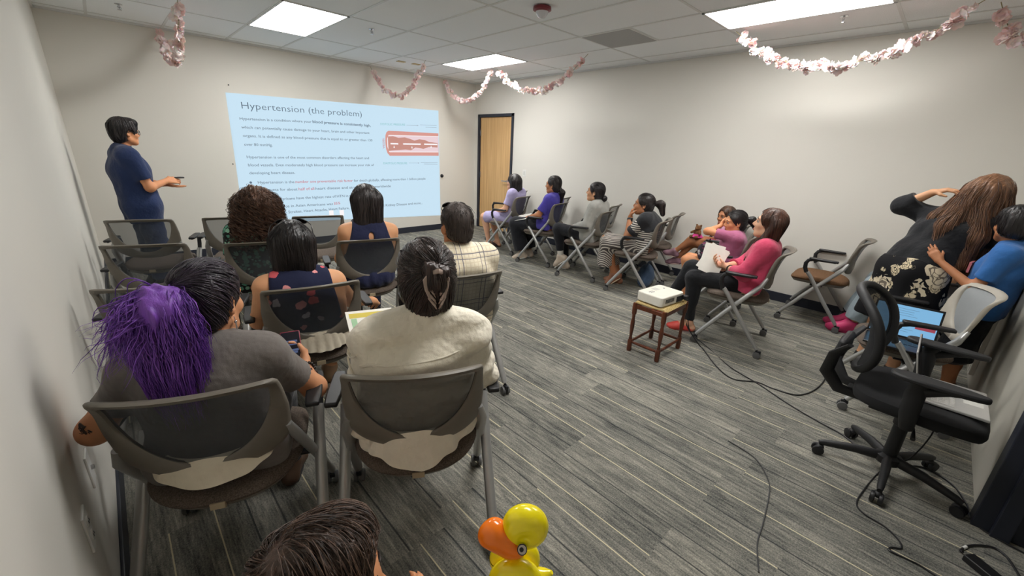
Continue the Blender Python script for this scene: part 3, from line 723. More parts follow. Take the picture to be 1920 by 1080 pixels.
def sheet(name, fn, nu, nv, th, mat, parent):
    """a cloth panel of its own thickness from fn(u, v)"""
    G = np.array([[fn(i / (nu - 1), j / (nv - 1)) for j in range(nv)] for i in range(nu)]); N_ = np.cross(np.gradient(G, axis=0), np.gradient(G, axis=1)); N_ /= np.linalg.norm(N_, axis=2, keepdims=True) + 1e-9
    P = np.concatenate([(G + N_ * th / 2).reshape(-1, 3), (G - N_ * th / 2).reshape(-1, 3)]); m = nu * nv; F = []
    for i in range(nu - 1):
        for j in range(nv - 1): a = i * nv + j; F += [(a, a + nv, a + nv + 1, a + 1), (m + a, m + a + 1, m + a + nv + 1, m + a + nv)]
    ed = [(i * nv) for i in range(nu)] + [(nu - 1) * nv + j for j in range(1, nv)] + [i * nv + nv - 1 for i in range(nu - 2, -1, -1)] + [j for j in range(nv - 2, 0, -1)]
    F += [(ed[k], m + ed[k], m + ed[(k + 1) % len(ed)], ed[(k + 1) % len(ed)]) for k in range(len(ed))]
    return mkobj(name, P, F, mat, parent, True, 0, 70)
def tail(rx, ry, top, bot, a0, a1, rip=.006, n_rip=9, cx=0, cy=-.10):
    """hem behind the seat: arc from a0 to a1, from height top(u) to bot(u), with soft pleats"""
    def fn(u, v):
        a = a0 + (a1 - a0) * u; w_ = rip * (.3 + v) * math.sin(u * n_rip * 6.28 + 2 * math.sin(u * 7)); k = .80 + .26 * v ** .7 + w_ / rx
        return (cx + rx * k * math.cos(a), cy + ry * k * math.sin(a), top(u) + (bot(u) - top(u)) * v)
    return fn
class Fig:
    def __init__(s, label, loc, rz, J=None, base=SEATED, skin_=None, girth=1.0, hs=1.0, yaw=0, pitch=0, roll=0, rs=1.0, bust=0., curl=.9, curlL=None, feet=True, seat=None):
        s.press = [HS((0, -.148, .55), (0, -1, -.24), .04)] if (base is SEATED if seat is None else seat) else []
        s.J = {k: np.array(v, float) for k, v in {**base, **(J or {})}.items()}; s.root = thing('person', label, 'person', loc, rz)
        s.g = girth; s.hs = hs; s.rs = rs; s.M = rotm(yaw, pitch, roll); s.bust = bust; s.skin = skin_ or SKIN
        s.curl = {'R': curl, 'L': curl if curlL is None else curlL}; s.feet = feet
    def hp(s, x, y, z): return s.J['H'] + s.M @ (np.array([x, y, z]) * s.hs)
    def hdir(s, x, y, z): return s.M @ np.array([x, y, z], float)
    def torso(s, o=0., k=.065):
        J, g, r = s.J, s.g, s.rs; lh = nrm(J['HR'] - J['HL']); ls = nrm(J['SR'] - J['SL']); lc = nrm(lh + ls); q = []
        fw = nrm(np.cross(V(0, 0, 1), lc)); P, W, C, N = J['P'], J['W'], J['C'], J['N']; a = r * g
        q.append(RC(P - lh * .075 * a, P + lh * .075 * a, .108 * a + o, None, k))
        sh = np.linalg.norm(J['SR'] - J['SL']) / 2
        for e in (-1, 1):
            q.append(RC(P + lh * .065 * a * e, W + lc * .05 * a * e, .105 * a + o, .095 * a + o, k))
            q.append(RC(W + lc * .05 * a * e, C + lc * .07 * a * e, .095 * a + o, .10 * a + o, k))
            S = J['SR'] if e > 0 else J['SL']
            q.append(RC(C + lc * .07 * a * e, lerp(N, S, .62) - V(0, 0, .035 * r), .10 * a + o, .062 * r + o, k))
            q.append(RC(lerp(N, S, .12) - V(0, 0, .015 * r), S - V(0, 0, .004), .040 * r + o, .050 * r + o, k))
            if s.bust: q.append(EL(C + lc * .072 * a * e + fw * (.07 * a) + V(0, 0, .015), np.array([.058, .055, .06]) * s.bust + o, None, .04))
        return q + s.spine(o)
    def spine(s, o=0.):
        J, a = s.J, s.g * s.rs
        return [RC(J['W'], J['C'], .098 * a + o, .106 * a + o, .06), RC(J['C'], J['N'] - V(0, 0, .07 * s.rs), .106 * a + o, .07 * s.rs + o, .06)]
    def neck(s, o=0): return [RC(s.J['N'] - V(0, 0, .03), s.hp(0, -.018, -.06), .052 * s.rs + o, .048 * s.hs + o, .03)]
    def arm(s, e, o=0., o2=None, t0=0., t1=2., k=.03):
        """upper arm and forearm from t0 to t1 (elbow at 1), open ends cut square"""
        J = s.J; S, E, W = J['S' + e], J['E' + e], J['W' + e]; r = s.rs * (.5 + .5 * s.g); q = []; o2 = o if o2 is None else o2
        if t0 < 1:
            te = min(t1, 1); q.append(RC(lerp(S, E, t0), lerp(S, E, te), r * .050 + o, r * (.050 - .011 * te) + o + (o2 - o) * te, k, '+', False, t1 <= 1))
        if t1 > 1: q.append(RC(E, lerp(E, W, min(t1 - 1, 1)), r * .0405 + o2, r * (.0405 - .0145 * (t1 - 1)) + o2, k, '+', False, t1 < 2))
        return q
    def hand(s, e):
        J = s.J; w, d, n = J['W' + e], nrm(J['d' + e]), J['n' + e]; n = nrm(n - d * (n @ d)); sd = np.cross(d, n) * (1 if e == 'R' else -1); z = s.rs * .95; q = []; c = s.curl[e]
        # sd points to the thumb side
        for i in range(4):
            kx = (1.5 - i) * .0205 * z; kn = w + d * (.088 - .006 * abs(i - 1.2)) * z + sd * kx
            q.append(RC(w + d * .012 * z + sd * kx * .55, kn, .0165 * z, .0125 * z, .012))
            L = [.043, .049, .046, .036][i] * z; a = c * .45; p = kn; f = d
            fan_ = sd * (1.5 - i) * .07
            for j, (ll, rr) in enumerate(((L, .0098), (L * .62, .0088), (L * .5, .0078))):
                f = nrm(d * math.cos(a) + n * math.sin(a) + fan_ * max(0, 1 - c)); p2 = p + f * ll
                q.append(RC(p, p2, rr * z, (rr - .0009) * z, .004)); p = p2; a += c * .62
        th = w + d * .03 * z + sd * .026 * z; f = nrm(d * .62 + sd * .62 + n * .5); p2 = th + f * .04 * z; p3 = p2 + nrm(d * .85 + sd * .15 + n * .55) * .034 * z
        q += [RC(w + d * .01 * z + sd * .012 * z, th, .018 * z, .0165 * z, .012), RC(th, p2, .0145 * z, .0115 * z, .008), RC(p2, p3, .011 * z, .0085 * z, .004)]
        return q
    def leg(s, e, o=0., t0=0., t1=2., k=.04, flare=0.):
        J = s.J; H, K, A = J['H' + e], J['K' + e], J['A' + e]; r = s.rs * s.g; q = []
        if t0 < 1:
            te = min(t1, 1); q.append(RC(lerp(H, K, t0), lerp(H, K, te), r * (.084 - .026 * t0) + o, r * (.084 - .026 * te) + o + flare * te, k, '+', False, t1 <= 1))
        if t1 > 1:
            tt = t1 - 1; q.append(RC(K, lerp(K, A, tt), r * .056 + o + flare, r * (.056 - .022 * tt) + o + flare * (1 + tt), k, '+', False, t1 < 2))
            if not flare: q.append(RC(lerp(K, A, .2) - nrm(J['t' + e]) * .014 * s.rs, lerp(K, A, .5) - nrm(J['t' + e]) * .012 * s.rs, r * .048 + o, r * .036 + o, .03))
        return q
    def foot(s, e, o=0.):
        J = s.J; A, K, t = J['A' + e], J['K' + e], nrm(J['t' + e]); r = s.rs; sh = nrm(A - K); dn = nrm(sh - t * (sh @ t)); z = r
        hl = A + dn * .055 * z - t * .035 * z; ball = A + dn * .062 * z + t * .115 * z; tip = A + dn * .066 * z + t * .165 * z; sd = np.cross(t, dn)
        return [RC(A, hl, .036 * z + o, .03 * z + o, .02), RC(hl, ball, .028 * z + o, .03 * z + o, .02), RC(A + t * .015 * z, ball, .034 * z + o, .024 * z + o, .03),
                RC(ball - sd * .014 * z, tip - sd * .012 * z, .024 * z + o, .017 * z + o, .02), RC(ball + sd * .016 * z, tip + sd * .010 * z - t * .018, .022 * z + o, .015 * z + o, .02)], dn, hl, tip
    def head(s, ears=True):
        h = s.hp; z = s.hs; M = s.M; q = [EL(h(0, -.012, .035), np.array([.074, .094, .083]) * z, M, .03), EL(h(0, .030, -.030), np.array([.060, .064, .084]) * z, M, .03),
            RC(h(-.022, .062, -.094), h(.022, .062, -.094), .018 * z, None, .025), RC(h(-.05, .0, -.065), h(-.02, .06, -.092), .022 * z, .018 * z, .025), RC(h(.05, .0, -.065), h(.02, .06, -.092), .022 * z, .018 * z, .025),
            RC(h(-.033, .080, .022), h(.033, .080, .022), .013 * z, None, .02), EL(h(-.037, .064, -.028), np.array([.024, .022, .022]) * z, M, .02), EL(h(.037, .064, -.028), np.array([.024, .022, .022]) * z, M, .02)]
        for x in (-.031, .031): q.append(EL(h(x, .100, .004), np.array([.017, .014, .011]) * z, M, .012, '-'))
        q += [RC(h(0, .090, .008), h(0, .108, -.024), .0075 * z, .0105 * z, .012), RC(h(-.012, .097, -.032), h(.012, .097, -.032), .008 * z, None, .01),
              RC(h(-.016, .086, -.058), h(.016, .086, -.058), .0085 * z, None, .01), RC(h(-.013, .083, -.069), h(.013, .083, -.069), .0095 * z, None, .008)]
        if ears:
            for x in (-1, 1): q += [EL(h(.074 * x, -.008, -.008), np.array([.010, .019, .031]) * z, M, .008), EL(h(.083 * x, -.004, -.006), np.array([.007, .010, .018]) * z, M, .004, '-'), EL(h(.076 * x, -.004, -.034), np.array([.008, .010, .011]) * z, M, .008)]
        return q
    def body(s, arms='LR', legs='LR', hands='LR', name='body'):
        q = s.torso() + s.press + s.neck()
        for e in 'LR': q += s.arm(e)
        for e in hands: q += s.hand(e)
        for e in legs:
            q += s.leg(e)
            if s.feet: q += s.foot(e)[0]
        q += s.head()
        s.b = blob(name, q, VOX, s.skin, s.root); return s.b
    def face(s, lips=(170, 92, 84), brow=(34, 26, 24), iris=(44, 28, 20)):
        h = s.hp; z = s.hs
        for x in (-.031, .031):
            e = MB().ball(h(x, .0795, .004), .0122 * z, 16, 10).build('eye', plain('eye_white', (196, 186, 178), .25), s.root)
            d = nrm(s.hdir(x * .4, 1, -.02)); c = h(x, .0795, .004)
            MB().lathe([(.0056 * z, .0108 * z), (.0054 * z, .0122 * z), (.002 * z, .0129 * z)], c, d, 14).build('iris', plain('iris%d' % iris[0], iris, .15), e)
            sg = 1 if x > 0 else -1
            lid = [h(x - .0165, .0865, .003), h(x - .009, .0915, .009), h(x, .093, .0105), h(x + .009, .0915, .009), h(x + .0165, .0865, .003)]
            MB().tube(lid, [.0012 * z, .002 * z, .0022 * z, .002 * z, .0012 * z], 6).build('eyelid', plain('lash', (40, 28, 24), .6), s.root)
            MB().tube([h(sg * .014, .0945, .025), h(sg * .03, .0945, .031), h(sg * .048, .083, .025)], [.0028 * z, .0034 * z, .0012 * z], 6, squash=.7).build('eyebrow', plain('brow%d' % brow[0], brow, .8), s.root)
        v = [h(-.022, .086, -.0635), h(-.010, .0945, -.0605), h(0, .0962, -.0625), h(.010, .0945, -.0605), h(.022, .086, -.0635)]
        MB().tube(v, [.0015 * z, .0042 * z, .0042 * z, .0042 * z, .0015 * z], 8).tube([p + s.hdir(0, -.001, -.0065) * z for p in v], [.0015 * z, .0048 * z, .0055 * z, .0048 * z, .0015 * z], 8).build('lips', plain('lips%d_%d' % (lips[0], lips[1]), lips, .4), s.root)
    # clothing (cloth hanging free is a thin sheet) -----------------------------------------------------------------
    def top(s, name, mat, off=.012, sleeve=.6, sleeve_off=.012, fold=.0035, freq=28, seed=1, hem=None, cuts=(), extra=(), sides='LR', vox=.0065, aniso=(1, 1, .6)):
        q = s.torso(off) + list(extra) + [HS(x.p + x.n * .017, x.n, .04) for x in s.press]
        if sleeve:
            for e in sides: q += s.arm(e, off, sleeve_off, 0, sleeve, .035)
        if hem is not None: q.append(HS((0, 0, hem), (0, 0, -1)))
        q += list(cuts)
        s.last = q
        return blob(name, q, vox, mat, s.root, rumple(fold, freq, seed, aniso) if fold else None)
    def seam(s, pts, r, mat, name='seam', squash=.7):
        P = np.array(smooth(pts, 6))
        for _ in range(5): d, g = grad(s.last, P); P = P - g * d[:, None]
        return MB().tube(list(P + g * r * .5), r, 6, squash=squash).build(name, mat, s.root)
    def trousers(s, name, mat, off=.012, t1=1.95, flare=0., fold=.003, seed=2, top=None, vox=.0068):
        J = s.J; a = s.g * s.rs; q = [RC(J['P'] - V(.07, 0, 0) * a, J['P'] + V(.07, 0, 0) * a, .112 * a + off, None, .04)]
        for e in 'LR': q += s.leg(e, off, 0, t1, .035, flare)
        if top is not None: q.append(HS((0, 0, top), (0, 0, 1)))
        q += s.press
        return blob(name, q, vox, mat, s.root, rumple(fold, 26, seed))
    def shoes(s, mat, sole=None, name='shoe', o=.006, low=False, sides='LR'):
        for e in sides:
            q, dn, hl, tip = s.foot(e, o); q = q[1:] if low else q
            if low: q.append(HS(hl - dn * .012, -dn - nrm(s.J['t' + e]) * .25))
            b = blob(name, q, .0055, mat, s.root)
            if sole is not None:
                c = [p + dn * (.026 * s.rs + o) for p in (hl, lerp(hl, tip, .45), tip)]
                MB().tube(c, [.034 * s.rs, .036 * s.rs, .03 * s.rs], 14, squash=.32, up=np.cross(dn, tip - hl)).build('sole', sole, b)
    def cap_prims(s, o=.012, face=(0, .118, -.035), fr=(.070, .085, .105), low=-.085):
        """hair that hugs the skull, open over the face"""
        h = s.hp; z = s.hs; M = s.M
        return [EL(h(0, -.014, .036), (np.array([.076, .097, .086]) + o) * z, M, .03), EL(h(0, -.038, -.03), (np.array([.066, .062, .07]) + o) * z, M, .03), EL(h(*face), np.array(fr) * z, M, .012, '-'), HS(h(0, -.02, low), s.hdir(0, .55, -1))]
    def hair(s, prims, mat, n=500, flow='down', steps=14, step=.02, rad=.0016, vox=.005, name='hair', region=None, seed=3, groove=.0022, lift=.002, curl=0., jitter=.2, turns=5):
        h = s.hp
        crown = h(.01, -.03, .12)
        if callable(flow): fl_ = flow
        elif isinstance(flow, str):
            up = s.hdir(0, 0, 1)
            def fl_(P): q = P - crown; return q / (np.linalg.norm(q, axis=1, keepdims=True) + .02) * .8 + np.array([0, 0, -1.0])
        else:
            T = np.asarray(flow, float)
            def fl_(P): q = T - P; return q / (np.linalg.norm(q, axis=1, keepdims=True) + 1e-6)
        disp = rumple(groove, 130, seed, (1, 1, .16)) if groove else None
        o = blob(name, prims, vox, mat, s.root, disp)
        if n: comb_hair('strands', prims, n, region or (lambda P: np.ones(len(P), bool)), fl_, steps, step, rad, mat, o, lift, jitter, curl, seed, turns)
        return o
    def glasses(s, mat, on_top=False, name='glasses', lens=None):
        h = s.hp; dz, dy = (.0, .0); m = MB(); lm = MB()
        if on_top: f = lambda x, y, z: h(x * (1.2 - 4 * (on_top - 1)), .05 - (on_top - 1) * 1.5 + (z - .004) * -.5 + (y - .1) * .8, .119 - (on_top - 1) * .4 + (y - .1) * .5 + (z - .004) * .6)
        else: f = h
        for x in (-.034, .034):
            ring = [f(x + .026 * math.cos(a), .104 - 3 * (abs(x + .026 * math.cos(a))) ** 2, .002 + .021 * math.sin(a)) for a in np.linspace(0, 2 * math.pi, 17)]
            m.tube(ring, .0024, 6); lm.add(ring[:-1], [tuple(range(16))])
        m.tube([f(-.009, .104, .008), f(0, .106, .011), f(.009, .104, .008)], .0022, 6)
        for x in (-1, 1): m.tube([f(x * .060, .094, .006), f(x * .077, .06, .008), f(x * .083, .0, .004), f(x * .080, -.03, -.012)], .0022, 6)
        o = m.build(name, mat, s.root)
        if lens is not None: lm.build('lens', lens, o)
        return o
SKIN = skin('skin_tan', (206, 158, 122)); SKINB = skin('skin_brown', (180, 124, 88)); SKINL = skin('skin_light', (222, 174, 144)); SKINK = skin('skin_warm', (212, 150, 108))
HAIRK = hairm('hair_black', (10, 9, 10), (52, 46, 46)); HAIRB = hairm('hair_dark_brown', (26, 17, 13), (84, 60, 46), .42)
LENSM = plain('sun_lens', (30, 24, 22), .1); FRAMEK = plain('black_frame', (22, 20, 20), .3)
def at(k): x, y, r = CHAIRS[k]; return (x, y, 0), r
# --- the presenter, standing by the slide
STAND = dict(P=(0, -.01, .86), W=(0, -.02, .99), C=(0, -.04, 1.19), N=(0, -.045, 1.395), H=(0, .005, 1.545), SL=(-.175, -.05, 1.335), SR=(.175, -.05, 1.335), EL=(-.225, .05, 1.06), ER=(.215, .05, 1.045),
    WL=(-.06, .225, 1.05), WR=(.05, .225, 1.09), HL=(-.09, 0, .84), HR=(.09, 0, .84), KL=(-.11, .01, .46), KR=(.11, .03, .46), AL=(-.12, -.03, .09), AR=(.12, -.01, .09),
    dL=(.35, .9, -.25), dR=(-.3, .95, .05), nL=(.1, .1, 1), nR=(-.9, .1, -.5), tL=(-.25, 1, 0), tR=(.25, 1, 0))
p = Fig('person in navy scrubs with black glasses standing left of the slide, holding a clicker', (.19, 5.62, 0), -82, base=STAND, J=dict(H=(.0, .0, 1.55)), yaw=14, pitch=-2, girth=1.04, curl=.7, curlL=.25, skin_=SKINK)
p.body(); p.face()
NAVYF = fabric('navy_scrub', (38, 52, 88), .85)
vn = EL(p.J['N'] + V(0, .085, -.05), (.05, .06, .075), None, .01, '-')
p.top('scrub_top', NAVYF, .026, .74, .026, .005, 22, 5, .70, cuts=[vn], extra=[RC((-.09, -.01, .86), (-.09, -.02, .62), .125, .14, .05), RC((.09, -.01, .86), (.09, -.02, .62), .125, .14, .05)])
p.trousers('scrub_trousers', NAVYF, .022, 1.96, .012, .004, 6); p.shoes(BLACK, WHITEP)
hq = p.cap_prims(.016, (0, .125, -.04), (.072, .085, .10), -.075) + []
hq.insert(2, EL(p.hp(0, .05, .092), np.array([.066, .055, .034]), p.M, .03))
hq += [EL(p.hp(x, .012, -.035), (.034, .045, .05), p.M, .012, '-') for x in (-.085, .085)]
p.hair(hq, HAIRK, 500, 'down', 8, .016, .0018, groove=.003)
p.glasses(FRAMEK); MB().lathe([(.028, -.006), (.031, -.004), (.031, .004), (.028, .006)], p.J['WL'] - nrm(p.J['dL']) * .012, nrm(p.J['WL'] - p.J['EL']), 18).build('wristwatch', plain('gold', (190, 150, 70), .3, 1.), p.root)
_r = math.radians(-82)
def place(fig, pt):
    x, y, z = fig.root.location; a = fig.root.rotation_euler[2]; return (x + pt[0] * math.cos(a) - pt[1] * math.sin(a), y + pt[0] * math.sin(a) + pt[1] * math.cos(a), z + pt[2])
c = thing('clicker', 'small black and silver clicker in the hand of the presenter in navy scrubs', 'remote', place(p, p.J['WR'] + nrm(p.J['dR']) * .10 + V(-.012, 0, .022)), -82)
MB().box((0, .02, 0), (.014, .05, .008)).build('shell', BLACK, c, True, .006); MB().box((0, .03, .008), (.008, .018, .002)).build('button', CHROME, c, False, .001)

# --- woman with the purple ponytail
l, r = at('purple')
p = Fig('person in a grey tee with a big purple ponytail, holding a phone', l, r, girth=1.0, hs=1.0, yaw=-22, pitch=-10, skin_=skin('skin_gold', (206, 150, 112)), curl=1.15,
    J=dict(C=(0, -.10, .79), N=(.02, -.08, .935), H=(.028, -.03, 1.058), SL=(-.168, -.10, .875), SR=(.175, -.09, .88), EL=(-.305, -.10, .69), ER=(.285, .03, .655), WL=(-.28, .12, .70), WR=(.235, .175, .665), dR=(-.15, .9, .2), nR=(-.75, -.45, .4), dL=(.1, 1, -.1)))
p.body(); p.face()
GREYT = fabric('heather_grey', (112, 106, 102)); p.top('tee', GREYT, .016, .66, .020, .007, 21, 11)
p.trousers('trousers', fabric('black_denim', (38, 38, 42)), .012); p.shoes(plain('brown_shoe', (84, 62, 46), .6), BLACK)
sheet('undershirt', tail(.185, .142, lambda u: .605, lambda u: .605 - .085 * math.sin(math.pi * min(1, max(0, u))) ** .6, -2.85, -.30, .003, 5), 60, 10, .005, fabric('cream_hem', (222, 212, 190)), p.root)
tie = p.hp(-.012, -.105, .058)
hq = p.cap_prims(.010, (0, .105, -.03), (.078, .10, .12), -.10)
HK2 = hairm('hair_black_violet', (10, 8, 12), (62, 52, 66), .34)
p.hair(hq, HK2, 900, tie, 12, .013, .0015, groove=.003, region=lambda P: np.linalg.norm(P - tie, axis=1) > .02)
PURP = hairm('hair_purple', (66, 30, 116), (146, 88, 198), .5, (196, 148, 228))
T0 = tie + V(-.02, -.005, -.022)
n = 2600; rr = np.random.default_rng(5); u = np.linspace(0, 1, 16)[None, :, None]
ang = rr.uniform(0, 6.28, (n, 1)); rad_ = np.sqrt(rr.uniform(0, 1, (n, 1)))
side = np.concatenate([np.cos(ang) * rad_, .8 * np.sin(ang) * rad_, 0 * ang], 1)
wild = (rr.uniform(0, 1, (n, 1)) < .13)
ln_ = rr.uniform(.13, .385, (n, 1)); out = np.concatenate([side[:, :1] * (.10 - .17 * (ln_ - .13)) + .012, side[:, 1:2] * .06 - .075, -ln_], 1)
out = np.where(wild, np.concatenate([-rr.uniform(.05, .16, (n, 1)), -.07 + .05 * rr.normal(size=(n, 1)), -rr.uniform(.03, .2, (n, 1))], 1), out)
puff = np.concatenate([side[:, :1] * .075 - .008, side[:, 1:2] * .045 - .065, .012 + .03 * rr.normal(size=(n, 1))], 1)
A0 = T0 + side * np.array([.03, .02, .03]); A1 = T0 + puff; A2 = T0 + puff * .9 + np.array([0, -.012, 0]) + out * .55; A3 = T0 + out
pa = (1 - u) ** 3 * A0[:, None] + 3 * (1 - u) ** 2 * u * A1[:, None] + 3 * (1 - u) * u ** 2 * A2[:, None] + u ** 3 * A3[:, None]
ph = rr.uniform(0, 6.28, (n, 1, 3)); pa = pa + .006 * u * np.sin(u * rr.uniform(12, 26, (n, 1, 1)) + ph)
core = [EL(T0 + V(-.005, -.045, -.01), (.052, .038, .046), None, .04), RC(T0 + V(-.005, -.06, -.03), T0 + V(.0, -.07, -.17), .062, .035, .04), RC(T0 + V(0, -.07, -.15), T0 + V(.012, -.07, -.27), .036, .012, .03)]
pt = blob('ponytail', core, .005, PURP, p.root, rumple(.004, 110, 8, (1, 1, .2)))
ribbons('strands', pa, .0015, PURP, pt, .3)
for x in (1,):
    e = p.hp(.078 * x, -.002, -.05); MB().tube([e, e + V(.002, 0, -.012)], .0012, 6).ball(e + V(.002, 0, -.018), .005, 8, 6).tube([e + V(.002, 0, -.02), e + V(.003, 0, -.05)], .0022, 6).ball(e + V(.003, 0, -.055), (.004, .004, .008), 8, 6).build('earring', CHROME, p.root)
wr_ = p.J['WR']; ax_ = nrm(p.J['WR'] - p.J['ER']); bc = wr_ - ax_ * .02; ref = nrm(np.cross(ax_, V(0, 0, 1))); up_ = np.cross(ref, ax_)
br = MB()
for a in np.linspace(0, 2 * math.pi, 19)[:-1]: br.ball(bc + .035 * (ref * math.cos(a) + up_ * math.sin(a)), .0066, 8, 6)
br.build('bead_bracelet', plain('black_bead', (30, 26, 24), .25), p.root)
INKM = plain('tattoo_ink', (60, 46, 44), .7)
def tattoo(fig, a, b, rad0, nrm_, seed, name='tattoo', w=.0022):
    """a branching mark lying on the skin between a and b, on the side nrm_"""
    r_ = random.Random(seed); m = MB(); ax = nrm(b - a); nn = nrm(nrm_ - ax * (nrm_ @ ax)); tt = np.cross(ax, nn); L = np.linalg.norm(b - a)
    def pt_(u, th): return a + ax * L * u + (nn * math.cos(th) + tt * math.sin(th)) * (rad0 + .0006)
    for k in range(9):
        u0, th0 = r_.uniform(.1, .8), r_.uniform(-.5, .5); pp = [(u0, th0)]
        for j in range(4): pp.append((pp[-1][0] + r_.uniform(-.02, .12), pp[-1][1] + r_.uniform(-.28, .28)))
        m.tube([pt_(*x) for x in pp], [w * .6, w, w, w * .8, w * .3], 5)
    return m.build(name, INKM, fig.root)
tattoo(p, lerp(p.J['ER'], p.J['WR'], .12), lerp(p.J['ER'], p.J['WR'], .5), .038, V(.5, -.5, .8), 3)
tattoo(p, lerp(p.J['SL'], p.J['EL'], .82), p.J['EL'], .046, V(-.6, -.8, .2), 4)
ph_ = thing('smartphone', 'smartphone in a dark red case held by the woman with the purple ponytail', 'phone', place(p, (.186, .262, .717)), r)
PM = rotm(8, 52, 0)
MB().box((0, 0, 0), (.037, .075, .0048), PM).build('case', plain('maroon_case', (142, 44, 66), .4), ph_, True, .004)
MB().box(PM @ V(0, 0, .0052), (.034, .071, .0006), PM).build('screen', plain('phone_glass', (30, 30, 40), .15), ph_, False)
for y, wd in ((.03, .022), (.018, .018), (-.008, .024), (-.018, .02)): MB().box(PM @ V(.002, y, .0062), (wd, .0042, .0003), PM).build('message_bubble', emis('bubble', (70, 84, 120)), ph_, False)

# --- woman in the cream shirt with a claw clip
l, r = at('white')
p = Fig('person in a cream button shirt with dark hair twisted up in a claw clip', l, r, girth=1.0, hs=1.03, yaw=8, pitch=-6, skin_=SKIN,
    J=dict(C=(.015, -.125, .79), N=(.04, -.09, .97), H=(.05, -.045, 1.105), SL=(-.135, -.115, .905), SR=(.19, -.11, .925), EL=(-.19, -.03, .69), ER=(.25, -.03, .70), WL=(-.14, .2, .70), WR=(.06, .22, .66), dL=(-.1, .9, .3), nL=(.9, 0, .2)))
p.body(); p.face()
CREAM = fabric('cream_gauze', (238, 230, 212), .9, .9)
t_ = p.top('shirt', CREAM, .022, 1.85, .02, .008, 26, 21, aniso=(.3, .6, 1.7), extra=[RC(p.J['N'] + V(-.045, -.01, -.01), p.J['N'] + V(.045, -.01, -.01), .052, None, .03), RC((-.1, -.13, .62), (.1, -.13, .60), .115, .12, .05)])
# yoke seam and back tail of the shirt
J = p.J
p.seam([(-.15, -.16, .87), (-.09, -.23, .872), (.02, -.25, .884), (.12, -.235, .90), (.22, -.15, .91)], .006, CREAM, 'yoke_seam'); p.seam([(-.15, -.14, .90), (-.165, -.09, .86), (-.175, -.12, .80), (-.165, -.16, .74)], .0035, CREAM, 'sleeve_seam')
def tail_low(u): return float(np.interp(u, [0, .12, .3, .45, .52, .62, .8, 1], [.55, .52, .497, .466, .460, .48, .52, .575]))
sheet('shirt_tail', tail(.19, .146, lambda u: .605, tail_low, -2.9, -.22, .005, 6), 80, 14, .004, CREAM, p.root)
p.trousers('trousers', fabric('black_denim', (38, 38, 42)), .012); p.shoes(BLACK, None)
hq = p.cap_prims(.020, (0, .115, -.03), (.078, .10, .12), -.11)
bun = p.hp(.006, -.115, .005); hq.insert(2, EL(p.hp(.0, -.085, .03), (.064, .055, .085), p.M, .03)); hq.insert(3, EL(p.hp(.0, -.05, -.08), (.055, .05, .05), p.M, .03))
HB2 = hairm('hair_espresso', (16, 13, 13), (70, 56, 52), .36)
p.hair(hq, HB2, 900, p.hp(.01, -.13, .055), 12, .014, .0015, groove=.003)
tw = [RC(p.hp(.0, -.135, .06), p.hp(.008, -.148, .02), .026, .024, .02), RC(p.hp(.008, -.148, .02), p.hp(.004, -.135, -.055), .024, .018, .02), RC(p.hp(-.015, -.14, .058), p.hp(.03, -.142, .05), .02, .02, .02)]
p.hair(tw, HB2, 260, lambda P: np.tile(p.hdir(.25, 0, -1), (len(P), 1)), 10, .013, .0016, name='hair_twist', groove=.004)
CLIP = plain('claw_clip_horn', (168, 148, 136), .2)
m = MB(); cl = lambda x, y, z: p.hp(x + .006, y - .125, z)
m.tube([cl(-.012, -.036, .052), cl(.004, -.052, .06), cl(.022, -.036, .05)], .008, 8, squash=.6)
for sx in (-1, 1):
    m.tube([cl(sx * .016, -.034, .052), cl(sx * .034, -.032, .03), cl(sx * .03, -.03, .0), cl(sx * .02, -.036, -.03)], [.007, .008, .007, .005], 8, squash=.6)
    for zz, yy in ((-.026, -.036), (-.01, -.034), (.01, -.034)): m.tube([cl(sx * .026, -.03, zz), cl(sx * .010, -.042, zz - .022), cl(sx * .004, -.034, zz - .036)], [.004, .0042, .002], 6)
m.build('claw_clip', CLIP, p.root)
pp = thing('leaflet', 'printed leaflet with a yellow banner held by the woman in the cream shirt', 'leaflet', place(p, (-.17, .30, .735)), r)
QM = rotm(18, 38, 6)
MB().box((0, 0, 0), (.105, .14, .0008), QM).build('sheet', plain('paper', (232, 230, 222), .7), pp, False)
MB().box(QM @ V(0, .115, .0012), (.092, .012, .0003), QM).build('yellow_banner', plain('banner_yellow', (204, 184, 60), .6), pp, False)
MB().box(QM @ V(-.075, .03, .0012), (.012, .07, .0003), QM).build('green_column', plain('col_green', (150, 190, 150), .6), pp, False)
MB().box(QM @ V(.02, .03, .0012), (.06, .06, .0003), QM).build('picture_block', plain('col_sand', (214, 196, 150), .6), pp, False)
# --- woman with a bob, sunglasses on her head
l, r = at('floral')
p = Fig('person with a black bob, sunglasses and a navy top with pink flowers', l, r, girth=1.0, hs=1.0, yaw=-10, pitch=-3, skin_=skin('skin_peach', (226, 170, 128)),
    J=dict(N=(-.045, -.11, .905), H=(-.05, -.07, 1.035), C=(-.02, -.135, .75), SL=(-.20, -.12, .85), SR=(.12, -.12, .84), EL=(-.255, -.03, .64), ER=(.22, .04, .66), WL=(-.12, .18, .62), WR=(.40, .24, .55), dR=(.3, .9, -.3), nR=(-.6, 0, -.6), KR=(.19, .36, .54), KL=(-.05, .36, .52)), curl=.9)
p.body(); p.face()
p.top('sleeveless_top', spots('navy_floral', (36, 40, 66), [(214, 96, 104), (226, 150, 150), (200, 190, 200), (214, 96, 104)], 15, .30, .1), .012, 0, .004, .003, 26, 31, cuts=[HS(p.J['S' + e] + V(-s_ * .012, 0, 0), (s_, 0, .12), .01) for e, s_ in (('L', -1), ('R', 1))])
